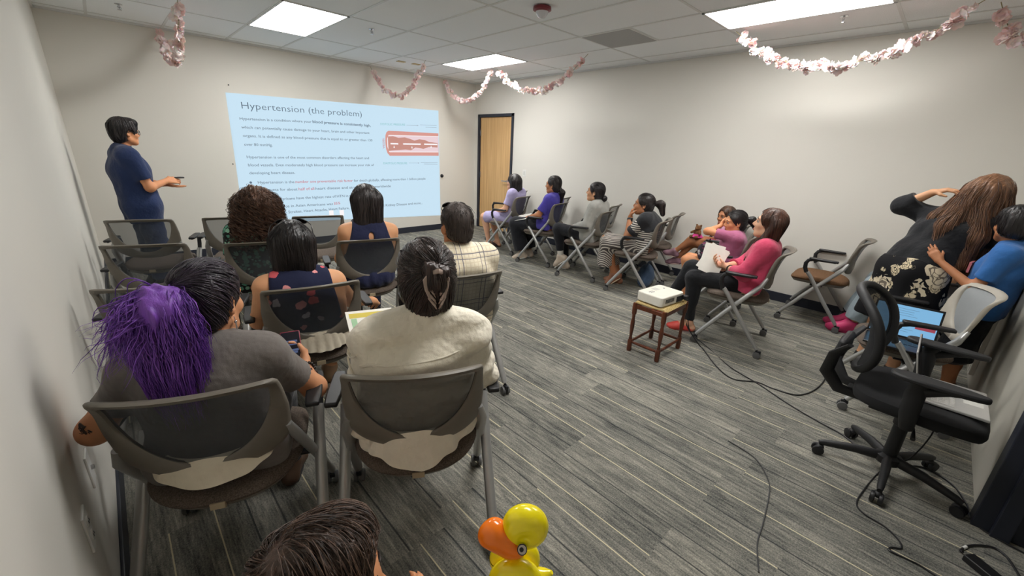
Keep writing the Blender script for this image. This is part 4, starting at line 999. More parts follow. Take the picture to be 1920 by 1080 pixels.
KHAKI = fabric('khaki_linen', (206, 196, 176)); p.trousers('khaki_trousers', KHAKI, .016, 1.9, .0, .004, 8); p.shoes(plain('tan_sandal', (150, 120, 92), .6), BLACK)
sheet('khaki_seat', tail(.185, .142, lambda u: .60, lambda u: .595 - .10 * math.sin(math.pi * u) ** .5, -2.7, -.2, .004, 12, .01), 90, 12, .006, KHAKI, p.root)
h = p.hp
hq = p.cap_prims(.014, (0, .12, -.045), (.066, .085, .12), -.3)[:3]
hq = [hq[0], hq[1]] + [RC(h(x, -.045, .03), h(x * 1.12, -.055, -.105), .05, .034, .03) for x in (-.055, -.02, .02, .055)] + [RC(h(x, .0, .03), h(x * 1.12, .005, -.09), .034, .022, .02) for x in (-.072, .072)] + [hq[2], HS(h(0, 0, -.128), p.hdir(0, 0, -1))]
hq[-2] = EL(h(0, .125, -.05), (.062, .095, .14), p.M, .012, '-')
p.hair(hq, HAIRK, 800, 'down', 14, .018, .0015, groove=.0025, lift=.001)
p.glasses(FRAMEK, True, 'sunglasses', LENSM)
# --- navy keyhole top
l, r = at('navy')
p = Fig('person with straight black hair in a navy sleeveless top with a keyhole back', l, r, girth=1.0, hs=1.04, yaw=2, pitch=0, skin_=skin('skin_peach', (226, 170, 128)),
    J=dict(N=(.02, -.115, .98), H=(.02, -.085, 1.115), C=(.02, -.14, .80), SL=(-.145, -.13, .915), SR=(.185, -.13, .905), EL=(-.19, -.03, .68), ER=(.235, -.03, .68)))
p.body(); p.face()
kh = [EL((.025, -.245, .885), (.019, .06, .034), None, .004, '-')]
NV2 = fabric('navy_crepe', (38, 42, 70)); p.top('keyhole_top', NV2, .013, .0, 0, .003, 26, 41, cuts=kh + [HS(p.J['S' + e] + V(-s_ * .03, 0, 0), (s_, 0, .3), .01) for e, s_ in (('L', -1), ('R', 1))], extra=[RC(p.J['N'] + V(0, 0, -.02), p.J['N'] + V(0, -.0, .012), .058, .056, .02)])
p.trousers('trousers', NV2, .014); p.shoes(BLACK, None); blob('seat_of_trousers', [EL((.02, -.15, .54), (.175, .10, .085), None, .04)], .006, NV2, p.root, rumple(.005, 34, 3))
h = p.hp
hq = p.cap_prims(.02, (0, .12, -.04), (.07, .085, .12), -.3)
hq = [hq[0], hq[1]] + [RC(h(x, -.05, .03), h(x * 1.15, -.07, -.15), .058, .034, .03) for x in (-.058, -.02, .02, .058)] + [hq[2], HS(h(0, 0, -.17), p.hdir(0, 0, -1))]
p.hair(hq, HAIRK, 700, 'down', 16, .02, .0016, groove=.002, lift=.001)
# --- curly hair
l, r = at('curly')
p = Fig('person with long curly brown hair in a black top with green flowers', l, r, girth=1.05, hs=1.03, yaw=0, pitch=0, J=dict(H=(-.005, -.09, 1.10), N=(0, -.12, .97)))
p.body(); p.face()
GF = spots('green_floral', (34, 36, 38), [(110, 176, 152), (150, 200, 176), (90, 150, 130)], 34, .5, .1)
p.top('blouse', GF, .014, .7, .02, .003, 26, 51); p.trousers('skirt', GF, .03, 1.7, .03); p.shoes(BLACK, None)
h = p.hp
hq = [EL(h(0, -.02, .045), (.096, .105, .092), p.M, .04), EL(h(0, .12, -.05), (.065, .085, .13), p.M, .012, '-')]
hq = [hq[0]] + [RC(h(x, -.06, .0), h(x * 1.45, -.085, -.22 - .03 * (i % 2)), .062, .045, .04) for i, x in enumerate((-.075, -.045, 0, .045, .075))] + [RC(h(x, .0, .03), h(x * 1.25, -.01, -.14), .06, .045, .04) for x in (-.062, .062)] + [hq[1]]
HC = hairm('hair_curly', (30, 20, 17), (116, 84, 66), .5)
p.hair(hq, HC, 1500, 'down', 26, .014, .0018, groove=.006, lift=.008, curl=.018, jitter=.8, turns=6)
# --- man in plaid
l, r = at('plaid')
p = Fig('person with short dark hair and sunglasses pushed up, in a cream and navy plaid shirt', l, r, girth=1.14, hs=1.06, yaw=6, pitch=-4, skin_=SKINB,
    J=dict(H=(.005, -.075, 1.115), SL=(-.185, -.12, .93), SR=(.185, -.12, .93), N=(0, -.11, .975), WL=(-.12, .2, .80), EL=(-.22, .0, .70), dL=(.1, .8, .5), nL=(.7, -.5, 0)))
p.body(); p.face()
p.top('plaid_shirt', plaid('plaid', (222, 212, 190), (58, 60, 92), (196, 180, 150)), .018, .85, .024, .004, 24, 61, extra=[RC(p.J['N'] + V(-.04, -.0, .0), p.J['N'] + V(.04, -.0, .0), .056, None, .02)])
p.trousers('trousers', fabric('olive_trousers', (76, 74, 66)), .014); p.shoes(BLACK, None)
p.hair(p.cap_prims(.006, (0, .115, -.03), (.075, .08, .105), -.045) + [EL(p.hp(x, .008, -.03), (.03, .036, .045), p.M, .01, '-') for x in (-.085, .085)], hairm('hair_cropped', (22, 19, 19), (74, 62, 56), .6), 1400, 'down', 4, .009, .0014, groove=.001, lift=.002, jitter=.6)
p.glasses(FRAMEK, 1.015, 'sunglasses', LENSM)
tb = thing('green_toy', 'small bright green toy held up between the navy and cream shirts', 'toy', place(p, p.J['WL'] + nrm(p.J['dL']) * .10 + V(0, 0, .03)), r)
LIME = plain('lime', (166, 214, 40), .35); MB().ball((0, 0, .02), (.034, .03, .026), 14, 10).build('cap', LIME, tb); MB().ball((-.03, -.01, -.012), (.02, .02, .022), 12, 8).build('bump', plain('pale_lime', (196, 220, 110), .4), tb)
# ---------------------------------------------------------------- the row along the right wall
CR = dict(C=(0, -.12, .80), N=(0, -.105, .95), H=(0, -.075, 1.075))
# lavender, by the door
l, r = at('lav')
p = Fig('person in lavender shirt and shorts with glasses, seated nearest the oak door', l, r, girth=.98, yaw=6, pitch=6, skin_=SKINL, J=dict(H=(0, -.07, 1.07), N=(0, -.10, .945), WL=(-.04, .21, .60), WR=(.03, .22, .60), KL=(-.09, .40, .50), KR=(.08, .38, .50), AL=(-.09, .30, .09), AR=(.08, .24, .09)))
p.body(); p.face()
LAV = fabric('lavender', (176, 168, 206)); p.top('lavender_shirt', LAV, .015, .72, .02, .004, 26, 71, extra=[RC(p.J['N'] + V(-.03, .01, 0), p.J['N'] + V(.03, .01, 0), .056, None, .02)])
p.trousers('lavender_shorts', LAV, .022, .92, .012); p.shoes(plain('brown_sandal', (84, 60, 52), .6), BLACK, low=True)
h = p.hp; hq = p.cap_prims(.012, (0, .115, -.035), (.074, .08, .11), -.3)
hq = [hq[0], hq[1]] + [RC(h(x, -.05, .02), h(x * 1.25, -.10, -.215), .055, .042, .03) for x in (-.055, 0, .055)] + [RC(h(x, -.01, .02), h(x * 1.2, -.03, -.17), .03, .026, .02) for x in (-.075, .075)] + [hq[2]]
p.hair(hq, HAIRK, 500, 'down', 14, .02, .0018); p.glasses(plain('grey_frame', (90, 96, 110), .3))
# violet-blue tee
l, r = at('purpT')
p = Fig('person in a violet-blue tee with a low ponytail and a paper on her lap', l, r, girth=1.0, yaw=3, pitch=0, skin_=SKINB, J=dict(H=(0, -.11, 1.105), N=(0, -.13, .965), C=(0, -.125, .80), WL=(-.08, .20, .63), WR=(.03, .20, .63), EL=(-.23, -.02, .70), KL=(-.10, .40, .51), KR=(.10, .38, .51), AL=(-.09, .28, .10), AR=(.10, .26, .09), tL=(-.1, 1, -.25)))
p.body(); p.face(lips=(150, 80, 76))
VIO = fabric('violet_tee', (74, 66, 156)); p.top('tee', VIO, .018, .75, .025, .0045, 26, 72, hem=.50, extra=[RC((-.09, -.08, .62), (-.09, -.06, .55), .13, .13, .05), RC((.09, -.08, .62), (.09, -.06, .55), .13, .13, .05)])
MB().box((0, 0, 0), (.03, .004, .03), rotm(0, -22, 0)).add([], []).build('chest_print', plain('print_white', (214, 212, 222), .8), p.root).location = (-.01, .012, .80)
p.trousers('wide_trousers', fabric('black_cloth', (30, 31, 36)), .02, 1.9, .028); p.shoes(plain('cream_shoe', (206, 190, 172), .6), WHITEP)
tie = p.hp(0, -.112, -.045); h = p.hp
p.hair(p.cap_prims(.007, (0, .108, -.035), (.08, .088, .12), -.09), HAIRK, 500, tie, 12, .014, .0014, groove=.0015)
pq = [RC(tie, tie + V(0, -.03, -.05), .02, .032, .02), RC(tie + V(0, -.03, -.05), tie + V(0, -.02, -.20), .032, .014, .03)]
p.hair(pq, HAIRK, 250, lambda P: np.tile(V(0, 0, -1.), (len(P), 1)), 12, .018, .0016, name='ponytail')
pa = thing('handout', 'printed handout on the lap of the person in the violet-blue tee', 'paper', place(p, (-.05, .33, .612)), r + 6)
QM = rotm(0, -14, -10); MB().box((0, 0, 0), (.14, .105, .0009), QM).build('sheet', plain('paper', (232, 230, 222), .7), pa, False)
GI = plain('print_grey', (120, 120, 120), .8)
MB().box(QM @ V(-.095, 0, .0014), (.018, .075, .0003), QM).build('photo_strip', GI, pa, False)
tx = MB()
for i in range(9):
    for j in range(2): tx.box(QM @ V(-.02 + j * .09, .08 - i * .02, .0014), (.036, .003, .0003), QM)
tx.build('print_lines', GI, pa, False)
# grey cardigan
l, r = at('grey')
p = Fig('person in a grey cardigan with a low bun, legs crossed', l, r, girth=1.02, yaw=2, pitch=6, skin_=SKIN, J=dict(H=(0, -.065, 1.085), N=(0, -.105, .955), C=(0, -.12, .80), WL=(-.07, .16, .615), WR=(.02, .18, .62), EL=(-.22, -.07, .69), KL=(-.05, .38, .575), KR=(.08, .36, .51), AL=(-.01, .33, .20), AR=(.10, .30, .09), HL=(-.085, -.07, .55), tL=(.05, .8, -.62)))
p.body(); p.face(lips=(160, 92, 84))
inner = p.top('blouse', spots('grey_print', (196, 194, 188), [(150, 150, 146), (176, 172, 166)], 60, .4), .012, 0, 0, .003, 26, 73)
fr_ = [RC((0, .10, .58), (0, .03, .97), .034, .045, None or .02, '-')]
p.top('cardigan', fabric('grey_knit', (158, 157, 151)), .022, 1.9, .018, .0045, 26, 74, cuts=fr_, extra=[RC((-.09, -.08, .62), (-.09, -.06, .56), .125, .125, .05), RC((.09, -.08, .62), (.09, -.06, .56), .125, .125, .05)])
p.trousers('trousers', fabric('black_cloth', (30, 31, 36)), .012, 1.8); p.shoes(plain('cream_shoe', (206, 190, 172), .6), WHITEP)
blob('sock', p.leg('L', .004, 1.6, 2) + p.leg('R', .004, 1.6, 2), .005, fabric('white_sock', (212, 208, 200)), p.root)
tie = p.hp(0, -.11, -.03)
p.hair(p.cap_prims(.007, (0, .108, -.035), (.08, .088, .12), -.09), HAIRK, 500, tie, 12, .014, .0014, groove=.0015)
p.hair([EL(p.hp(0, -.128, -.055), (.038, .032, .036), None, .02)], HAIRK, 160, lambda P: np.cross(P - p.hp(0, -.128, -.055), V(1, .3, 0)), 9, .01, .0016, name='hair_bun')
# striped skirt, chin on fist
l, r = at('striped')
p = Fig('person in black tee with striped sleeves and skirt, chin resting on fist', l, r, girth=1.1, yaw=10, pitch=2, skin_=SKINB, curlL=1.5, J=dict(H=(-.01, .0, 1.015), N=(0, -.06, .90), C=(0, -.09, .78), W=(0, -.11, .66), SL=(-.16, -.075, .87), SR=(.16, -.06, .865), EL=(-.155, .10, .66), WL=(-.055, .125, .865), dL=(.15, -.1, 1), nL=(.3, -1, .1),
    ER=(.17, .06, .66), WR=(.0, .20, .60), KL=(-.06, .37, .56), KR=(.10, .36, .51), AL=(.02, .25, .14), AR=(.09, .22, .09), tL=(-.1, .75, -.6), HL=(-.085, -.07, .55)))
p.body(); p.face(lips=(150, 80, 76))
p.top('black_top', fabric('black_jersey', (44, 45, 48)), .017, .35, .02, .004, 26, 75, hem=.74)
STR = stripes('bold_stripe', (214, 208, 198), (70, 66, 66), 2, 42, .55)
for e in 'LR': 
    blob('striped_sleeve', p.arm(e, .021, .026, .33, .74), .006, STR, p.root); blob('sleeve_band', p.arm(e, .024, .026, .70, .80), .006, fabric('black_jersey', (44, 45, 48)), p.root)
p.top('striped_waist', STR, .018, 0, 0, .004, 26, 76, cuts=[HS((0, 0, .745), (0, 0, 1))])
SKS = stripes('skirt_stripe', (216, 210, 200), (92, 86, 84), 0, 44, .64, diag=.85)
J = p.J; q = [RC(J['P'] - V(.08, 0, 0), J['P'] + V(.08, 0, 0), .125, None, .05)] + p.leg('L', .022, 0, 1, .08) + p.leg('R', .022, 0, 1, .08) + [RC((-.05, .37, .54), (-.02, .365, .25), .085, .10, .06, '+', False, True), RC((.09, .36, .50), (.08, .31, .235), .085, .10, .06, '+', False, True)] + [RC((0, .1, .53), (0, .34, .52), .1, .09, .06)]
blob('striped_skirt', q + p.press, .0068, SKS, p.root, rumple(.006, 30, 77, (1.6, .6, .4)))
p.shoes(plain('tan_shoe', (160, 110, 84), .55), plain('cream_sole', (216, 196, 168), .6))
tie = p.hp(0, -.12, .03); HDB = hairm('hair_soft_black', (14, 12, 13), (60, 52, 50), .4)
p.hair(p.cap_prims(.008, (0, .108, -.035), (.08, .09, .12), -.09), HDB, 500, tie, 12, .014, .0014, groove=.0015)
pq = [RC(tie, tie + p.hdir(0, -.06, .0), .02, .036, .02), RC(tie + p.hdir(0, -.06, 0), tie + p.hdir(-.01, -.10, -.11), .038, .016, .03)]
p.hair(pq, HDB, 260, lambda P: np.tile(p.hdir(0, -.5, -1.), (len(P), 1)), 10, .015, .0016, name='ponytail', lift=.004)
ww = lerp(J['WL'], J['EL'], .12); ax_ = nrm(J['WL'] - J['EL'])
MB().lathe([(.030, -.012), (.033, -.009), (.033, .009), (.030, .012)], ww, ax_, 18).box(ww + V(-.02, -.027, 0), (.016, .006, .018)).build('smartwatch', BLACK, p.root)
# pink sweater
l, r = at('pink')
p = Fig('person in a pink sweater with long brown hair, legs crossed, holding papers', l, r, girth=1.0, hs=1.02, yaw=4, pitch=8, skin_=SKINL, curl=1.0, J=dict(H=(0, -.10, 1.06), N=(0, -.12, .925), C=(0, -.125, .79), SL=(-.155, -.12, .88), SR=(.155, -.11, .88), EL=(-.215, -.01, .665), WL=(-.06, .12, .655), WR=(-.02, .15, .66), ER=(.20, .02, .67), dL=(.3, .9, .1), nL=(.5, -.2, .8), dR=(-.5, .8, .3), nR=(-.3, -.4, .8),
    HL=(-.085, -.07, .54), HR=(.085, -.07, .56), KR=(.01, .43, .585), AR=(-.06, .56, .27), KL=(-.10, .37, .52), AL=(-.085, .345, .09), tL=(-.22, 1, 0), tR=(-.35, .85, -.5)))
p.body(); p.face(lips=(176, 96, 92))
PK = fabric('pink_knit', (196, 70, 100)); vn = EL(p.J['N'] + V(0, .085, -.055), (.05, .06, .075), None, .01, '-')
p.top('sweater', PK, .016, 1.6, .018, .004, 26, 81, cuts=[vn], hem=.50, extra=[RC((-.08, -.09, .62), (-.08, -.08, .55), .125, .12, .05), RC((.08, -.09, .62), (.08, -.08, .55), .125, .12, .05)])
p.trousers('black_leggings', fabric('black_legging', (27, 28, 31)), .008, 1.93); p.shoes(plain('coral_flat', (214, 78, 70), .5), plain('dark_sole', (96, 70, 66), .6), low=True)
h = p.hp; HBR = hairm('hair_chestnut', (30, 18, 14), (92, 60, 46), .36)
hq = p.cap_prims(.010, (0, .112, -.03), (.076, .092, .12), -.4)
hq = [hq[0], hq[1]] + [RC(h(x, -.05, .02), h(x * 1.1, -.06, -.24), .052, .034, .03) for x in (-.05, 0, .05)] + [RC(h(x, -.035, .0), h(x * 1.02, .02, -.17), .026, .028, .02) for x in (-.08, .08)] + [RC(h(x * 1.02, .02, -.16), h(x * .98, .062, -.31), .030, .014, .02) for x in (-.08, .08)] + [hq[2]]
p.hair(hq, HBR, 900, 'down', 20, .02, .0016, groove=.002)
MB().lathe([(.030, -.008), (.033, -.006), (.033, .006), (.030, .008)], lerp(p.J['WL'], p.J['EL'], .12), nrm(p.J['WL'] - p.J['EL']), 18).build('wristband', BLACK, p.root)
pa = thing('papers', 'stack of white papers held up by the person in the pink sweater', 'papers', place(p, (-.06, .245, .70)), r)
for i, a in enumerate((0, 9, -8)):
    zz_ = nrm((-.86, -.34, .40)); xx_ = nrm(np.cross((.0, math.sin(math.radians(18 + a)) * -1, math.cos(math.radians(18 + a))), zz_)); QM = np.stack([xx_, np.cross(zz_, xx_), zz_], 1); MB().box(V(.006 * i, .01 * i, .008 * i), (.085, .125, .0008), QM).build('sheet', plain('paper', (232, 230, 222), .7), pa, False)
# two girls
GIRL = {k: np.array(v) * np.array([.78, .80, 1]) for k, v in SEATED.items()}
def kid(label, l, r, **kw):
    J0 = dict(P=(0, -.08, .545), W=(0, -.09, .62), C=(0, -.09, .71), N=(0, -.08, .81), H=(0, -.05, .925), SL=(-.115, -.085, .775), SR=(.115, -.085, .775), EL=(-.15, -.02, .62), ER=(.15, -.02, .62), WL=(-.06, .13, .60), WR=(.06, .13, .60), HL=(-.06, -.06, .53), HR=(.06, -.06, .53), KL=(-.07, .27, .52), KR=(.07, .27, .52), AL=(-.07, .29, .24), AR=(.07, .29, .24))
    J0.update(kw.pop('J', {})); return Fig(label, l, r, J=J0, rs=.76, hs=.92, **kw)
l, r = at('girl')
p = kid('young person in a mauve tee with a ponytail, forearm raised across the face', l, r, yaw=26, pitch=-8, girth=1.05, skin_=SKINK, J=dict(H=(-.02, -.06, .965), N=(-.01, -.09, .85), C=(0, -.09, .75), W=(0, -.09, .65), SL=(-.12, -.10, .83), SR=(.115, -.07, .83), EL=(-.13, .16, .86), WL=(-.02, .06, .915), dL=(.6, -.1, .5), nL=(0, -1, 0), KL=(-.07, .31, .53), KR=(.06, .30, .53), AL=(-.03, .27, .12), AR=(.06, .25, .09)))
p.body(); p.face()
MAU = fabric('mauve_tee', (172, 100, 132)); p.top('tee', MAU, .016, .7, .02, .004, 28, 91, extra=[RC((-.05, -.08, .6), (-.05, -.06, .55), .10, .10, .04), RC((.05, -.08, .6), (.05, -.06, .55), .10, .10, .04)])
FLK = spots('grey_flower', (58, 54, 62), [(196, 190, 190), (160, 70, 110), (120, 116, 124), (210, 204, 200)], 32, .5, .2)
p.trousers('flower_shorts', FLK, .02, .6, .01); p.shoes(plain('rose_shoe', (196, 120, 128), .6), WHITEP)
tie = p.hp(0, -.115, .02)
p.hair(p.cap_prims(.008, (0, .108, -.035), (.08, .09, .12), -.085), HAIRK, 450, tie, 12, .013, .0014, groove=.0015)
p.hair([RC(tie, tie + p.hdir(0, -.05, -.01), .018, .03, .02), RC(tie + p.hdir(0, -.05, -.01), tie + p.hdir(0, -.085, -.10), .03, .014, .03)], HAIRK, 160, lambda P: np.tile(p.hdir(0, -.4, -1.), (len(P), 1)), 10, .013, .0015, name='ponytail')
bg = thing('floral_backpack', 'small floral print bag on the lap of the young person in mauve', 'bag', place(p, (-.06, .16, .585)), r)
q = [EL((0, 0, .075), (.085, .065, .085), None, .02), RC((-.05, 0, .02), (.05, 0, .02), .045, None, .03)]
blob('bag_body', q, .006, FLK, bg, rumple(.004, 40, 2)); MB().tube([(-.05, -.02, .12), (-.04, -.03, .17), (.0, -.035, .19), (.04, -.03, .17), (.05, -.02, .12)], .007, 8).build('bag_strap', fabric('strap_black', (40, 38, 42)), bg)
l, r = at('wgirl')
p = kid('child in a pale pink top with loose dark hair and crossed legs', l, r, yaw=50, pitch=-4, skin_=SKINB, J=dict(H=(-.02, -.02, .925), N=(-.01, -.06, .82), KL=(-.03, .30, .60), AL=(-.02, .46, .44), tL=(0, 1, .12), KR=(.06, .30, .55), AR=(.03, .43, .34), tR=(-.05, 1, -.1), WL=(-.08, .14, .64), WR=(.04, .16, .64), HL=(-.06, -.06, .55)))
p.body(); p.face()
PPK = fabric('pale_pink', (206, 150, 176)); p.top('pink_top', PPK, .014, .8, .016, .004, 28, 92); p.trousers('pink_shorts', fabric('hot_pink', (196, 60, 130)), .018, .5, .01); p.shoes(plain('mauve_sandal', (130, 96, 108), .6), plain('pale_sole', (196, 170, 160), .6))
h = p.hp; hq = p.cap_prims(.010, (0, .112, -.03), (.076, .092, .12), -.4)
hq = [hq[0], hq[1]] + [RC(h(x, -.03, .02), h(x * 1.15, -.02, -.15), .034, .024, .03) for x in (-.06, -.02, .02, .06)] + [hq[2]]
p.hair(hq, HAIRB, 450, 'down', 14, .018, .0016)
td = thing('teddy_bear', 'small brown teddy bear with a pink skirt held on crossed legs in the wall seat', 'teddy bear', place(p, (-.045, .24, .635)), r + 60)
FUR = plain('teddy_fur', (112, 76, 44), .95, bump=1., scale=120)
blob('teddy_body', [EL((0, 0, .06), (.042, .036, .052), None, .02), EL((0, .004, .125), (.036, .034, .033), None, .012), EL((0, .034, .118), (.016, .018, .013), None, .01), RC((-.035, .01, .085), (-.06, .035, .065), .016, .014, .01), RC((.035, .01, .085), (.06, .035, .065), .016, .014, .01), RC((-.025, .02, .02), (-.034, .07, .022), .019, .017, .01), RC((.025, .02, .02), (.034, .07, .022), .019, .017, .01)], .004, FUR, td)
for x in (-1, 1): MB().ball((x * .029, 0, .156), (.013, .008, .013), 10, 8).build('ear', FUR, td); MB().ball((x * .013, .034, .133), .0038, 8, 6).build('eye', BLACK, td)
MB().ball((0, .052, .122), (.006, .004, .004), 8, 6).build('nose', BLACK, td)
MB().lathe([(.042, .055), (.06, .03), (.07, .02), (.066, .018), (.04, .045)], n=22).build('skirt', fabric('hot_pink', (196, 60, 130)), td)

# ---------------------------------------------------------------- group by the rear wall
# jeans and pink clogs, the rest hidden
l, r = at('wjeans')
p = Fig('seated person in pale jeans and bright pink clogs, mostly hidden behind the rose print skirt', l, r, girth=1.0, J=dict(KL=(-.12, .34, .52), KR=(.06, .34, .53), AL=(-.08, .43, .10), AR=(.09, .47, .10), tL=(-.35, 1, 0), tR=(-.25, 1, 0), H=(0, -.16, 1.03), N=(0, -.16, .90), SL=(-.14, -.16, .85), SR=(.14, -.16, .85), C=(0, -.14, .76)))
p.body(); p.face(); p.top('grey_shirt', fabric('grey_shirt', (120, 120, 124)), .014, .7, .02); p.trousers('jeans', fabric('pale_denim', (150, 164, 172)), .018, 1.86, .016, .005)
p.shoes(plain('pink_clog', (212, 62, 116), .5), plain('pink_sole', (190, 70, 110), .6), 'clog', .012)
p.hair(p.cap_prims(.01), HAIRK, 200, 'down', 6, .015, .0016)
# woman bending over in black
WB = dict(P=(0, 0, .80), W=(.01, .06, .93), C=(.02, .15, 1.09), N=(.03, .25, 1.27), H=(.05, .33, 1.385), SL=(-.15, .20, 1.21), SR=(.17, .24, 1.20), EL=(-.30, .10, 1.265), WL=(-.17, .16, 1.38), dL=(.9, .35, .35), nL=(.2, .3, -1), ER=(.25, .34, 1.02), WR=(.10, .40, .95), dR=(-.3, 1, 0),
    HL=(-.09, .0, .79), HR=(.09, 0, .79), KL=(-.11, .02, .45), KR=(.11, .02, .45), AL=(-.12, -.02, .09), AR=(.12, -.02, .09))
p = Fig('person bending over in a black top and a rose print skirt, long brown hair', (4.10, .03, 0), -126, base={**SEATED, **WB}, seat=False, girth=1.02, hs=1.06, yaw=-8, pitch=-22, skin_=SKIN)
p.body(); p.face()
BLK = fabric('black_knit', (32, 33, 36)); p.top('black_top', BLK, .016, 1.5, .02, .0045, 24, 95, extra=[RC((-.07, .0, .86), (-.06, .03, .95), .115, .11, .05), RC((.07, .0, .86), (.06, .03, .95), .115, .11, .05)])
def roses():
    t = NT('rose_print'); v = t.coord(); nz = t.n('TexNoise'); t.set(nz.inputs['Vector'], v); nz.inputs['Scale'].default_value = 13
    vv = t.n('VectorMath', operation='MULTIPLY_ADD'); t.set(vv.inputs[0], nz.outputs['Color']); vv.inputs[1].default_value = (.07,) * 3; t.set(vv.inputs[2], v)
    def layer(scale, size, off):
        mp = t.n('Mapping'); mp.inputs['Location'].default_value = off; t.set(mp.inputs[0], vv.outputs[0])
        vo = t.n('TexVoronoi'); t.set(vo.inputs['Vector'], mp.outputs[0]); vo.inputs['Scale'].default_value = scale; vo.inputs['Randomness'].default_value = .8
        vp = t.n('TexVoronoi', feature='DISTANCE_TO_EDGE'); t.set(vp.inputs['Vector'], mp.outputs[0]); vp.inputs['Scale'].default_value = scale * 3.4
        d = vo.outputs['Distance']; rings = t.math('GREATER_THAN', t.math('SINE', t.math('MULTIPLY', d, 50.0)), -.8)
        pet = t.math('GREATER_THAN', vp.outputs['Distance'], .022)
        rag = t.math('SUBTRACT', size, t.math('MULTIPLY', t.math('LESS_THAN', vp.outputs['Distance'], .09), .07))
        return t.math('LESS_THAN', d, rag), t.math('MULTIPLY', rings, pet)
    a, ai = layer(3.7, .46, (.3, .1, .2)); b, bi = layer(8.5, .36, (.7, .2, .5))
    ink = t.mix(ai, lin((120, 110, 98)), lin((218, 206, 180))); ink2 = t.mix(bi, lin((20, 20, 22)), lin((206, 192, 162)))
    c = t.mix(b, lin((24, 24, 27)), ink2); c = t.mix(a, c, ink); t.col(c); t.p(Roughness=.85, Specular_IOR_Level=.2); return t.m
q = [RC((-.07, 0, .86), (.07, 0, .86), .128, None, .05), RC((-.075, 0, .80), (-.10, .01, .46), .14, .17, .08, '+', False, True), RC((.075, 0, .80), (.10, .01, .46), .14, .17, .08, '+', False, True), RC((0, .02, .78), (0, .03, .46), .13, .17, .08, '+', False, True), HS((0, .03, .905), (0, .25, 1))]
blob('rose_skirt', q, .007, roses(), p.root, rumple(.007, 16, 96, (1.3, 1.3, .3)))
p.shoes(BLACK, None)
h = p.hp; HLB = hairm('hair_highlighted', (62, 40, 30), (134, 96, 70), .42, (196, 146, 104))
hq = p.cap_prims(.012, (0, .112, -.03), (.076, .092, .12), -.6)
dn = np.array([0, -.06, -1.0])
def hang(x, y, z, dx, dy, L, r0, r1): a = h(x, y, z); return RC(a, a + V(dx, dy, -L), r0, r1, .04)
hq = [hq[0], hq[1]] + [hang(-.05, -.05, .02, -.05, -.13, .36, .055, .035), hang(.0, -.06, .02, .02, -.10, .42, .06, .045), hang(.05, -.05, .02, .09, .0, .44, .058, .05), hang(.06, .0, .02, .10, .08, .40, .045, .04), hang(-.07, .0, .02, -.05, -.02, .22, .035, .025)] + [RC(h(0, -.09, .0), (.06, .07, 1.17), .055, .05, .04), RC((.06, .07, 1.17), (.08, .0, 1.0), .05, .025, .04), RC(h(.05, -.05, -.02), (.17, .15, 1.12), .06, .06, .04), RC((.17, .15, 1.12), (.20, .10, .93), .058, .03, .04), RC(h(-.04, -.07, .0), (-.05, .12, 1.22), .045, .035, .04), RC((-.05, .12, 1.22), (-.06, .03, 1.10), .035, .015, .03)] + [hq[2]]
p.hair(hq, HLB, 1300, 'down', 26, .02, .002, groove=.003, lift=.003, curl=.006, turns=2)
# boy in blue
KB = {k: np.array(v, float) for k, v in STAND.items()}
S_ = .80
KB = {k: (v * S_ if k[0] not in 'dnt' else v) for k, v in KB.items()}
KB.update(EL=V(-.185, .03, .83), WL=V(-.12, .24, .955), dL=V(.1, .7, .75), nL=V(.9, .2, .0), ER=V(.16, .12, .84), WR=V(.08, .28, .90), dR=V(-.3, .9, .2))
p = Fig('child in a blue tee hugging the bending person in black beside the rear wall', (4.03, -.345, 0), -12, base={**SEATED, **KB}, seat=False, rs=.76, hs=.94, girth=1.02, yaw=-58, pitch=-6, skin_=SKINB, curl=.45)
p.body(); p.face()
p.top('blue_tee', fabric('blue_tee', (52, 104, 168)), .018, .72, .026, .0045, 26, 97, hem=.64, extra=[RC((-.05, 0, .72), (-.05, 0, .62), .10, .105, .04), RC((.05, 0, .72), (.05, 0, .62), .10, .105, .04)])
MB().box((-.02, .105, .94), (.05, .006, .035)).build('chest_print', plain('print_red', (206, 120, 124), .8), p.root)
p.trousers('black_shorts', fabric('black_cloth', (30, 31, 36)), .025, 1.15, .02); p.shoes(plain('grey_trainer', (120, 108, 98), .7), plain('tan_sole', (150, 136, 116), .7))
p.hair(p.cap_prims(.010, (0, .112, -.035), (.074, .085, .11), -.06), HAIRK, 500, 'down', 6, .012, .0015)

# --- child and duck at the bottom edge
KC = {k: (v * .70 if k[0] not in 'dnt' else v) for k, v in {**{a: np.array(b, float) for a, b in STAND.items()}}.items()}
KC = {k: (v * .9 if k[0] not in 'dnt' else v) for k, v in KC.items()}
KC = {k: (v * .9 if k[0] not in 'dnt' else v) for k, v in KC.items()}
KC.update(H=V(-.01, .01, .782), N=V(0, -.03, .69), SL=V(-.11, -.035, .65), SR=V(.11, -.035, .65), C=V(0, -.03, .575), EL=V(-.10, .12, .52), WL=V(.13, .20, .56), dL=V(.9, .3, .3), nL=V(.3, .2, .9), ER=V(.17, .03, .52), WR=V(.135, .08, .68), dR=V(-.1, .3, .95), nR=V(-.8, .5, 0))
p = Fig('child with tousled dark hair at the bottom edge, holding up a balloon duck', (.135, .57, 0), -72, base={**SEATED, **KC}, seat=False, rs=.70, hs=.96, yaw=-50, pitch=6, skin_=SKINK, curl=1.1)
p.body(); p.face()
p.top('orange_tee', fabric('coral_tee', (214, 120, 90)), .014, .75, .016); p.trousers('shorts', fabric('black_cloth', (30, 31, 36)), .016, 1.0, .02); p.shoes(plain('grey_trainer', (120, 108, 98), .7), WHITEP)
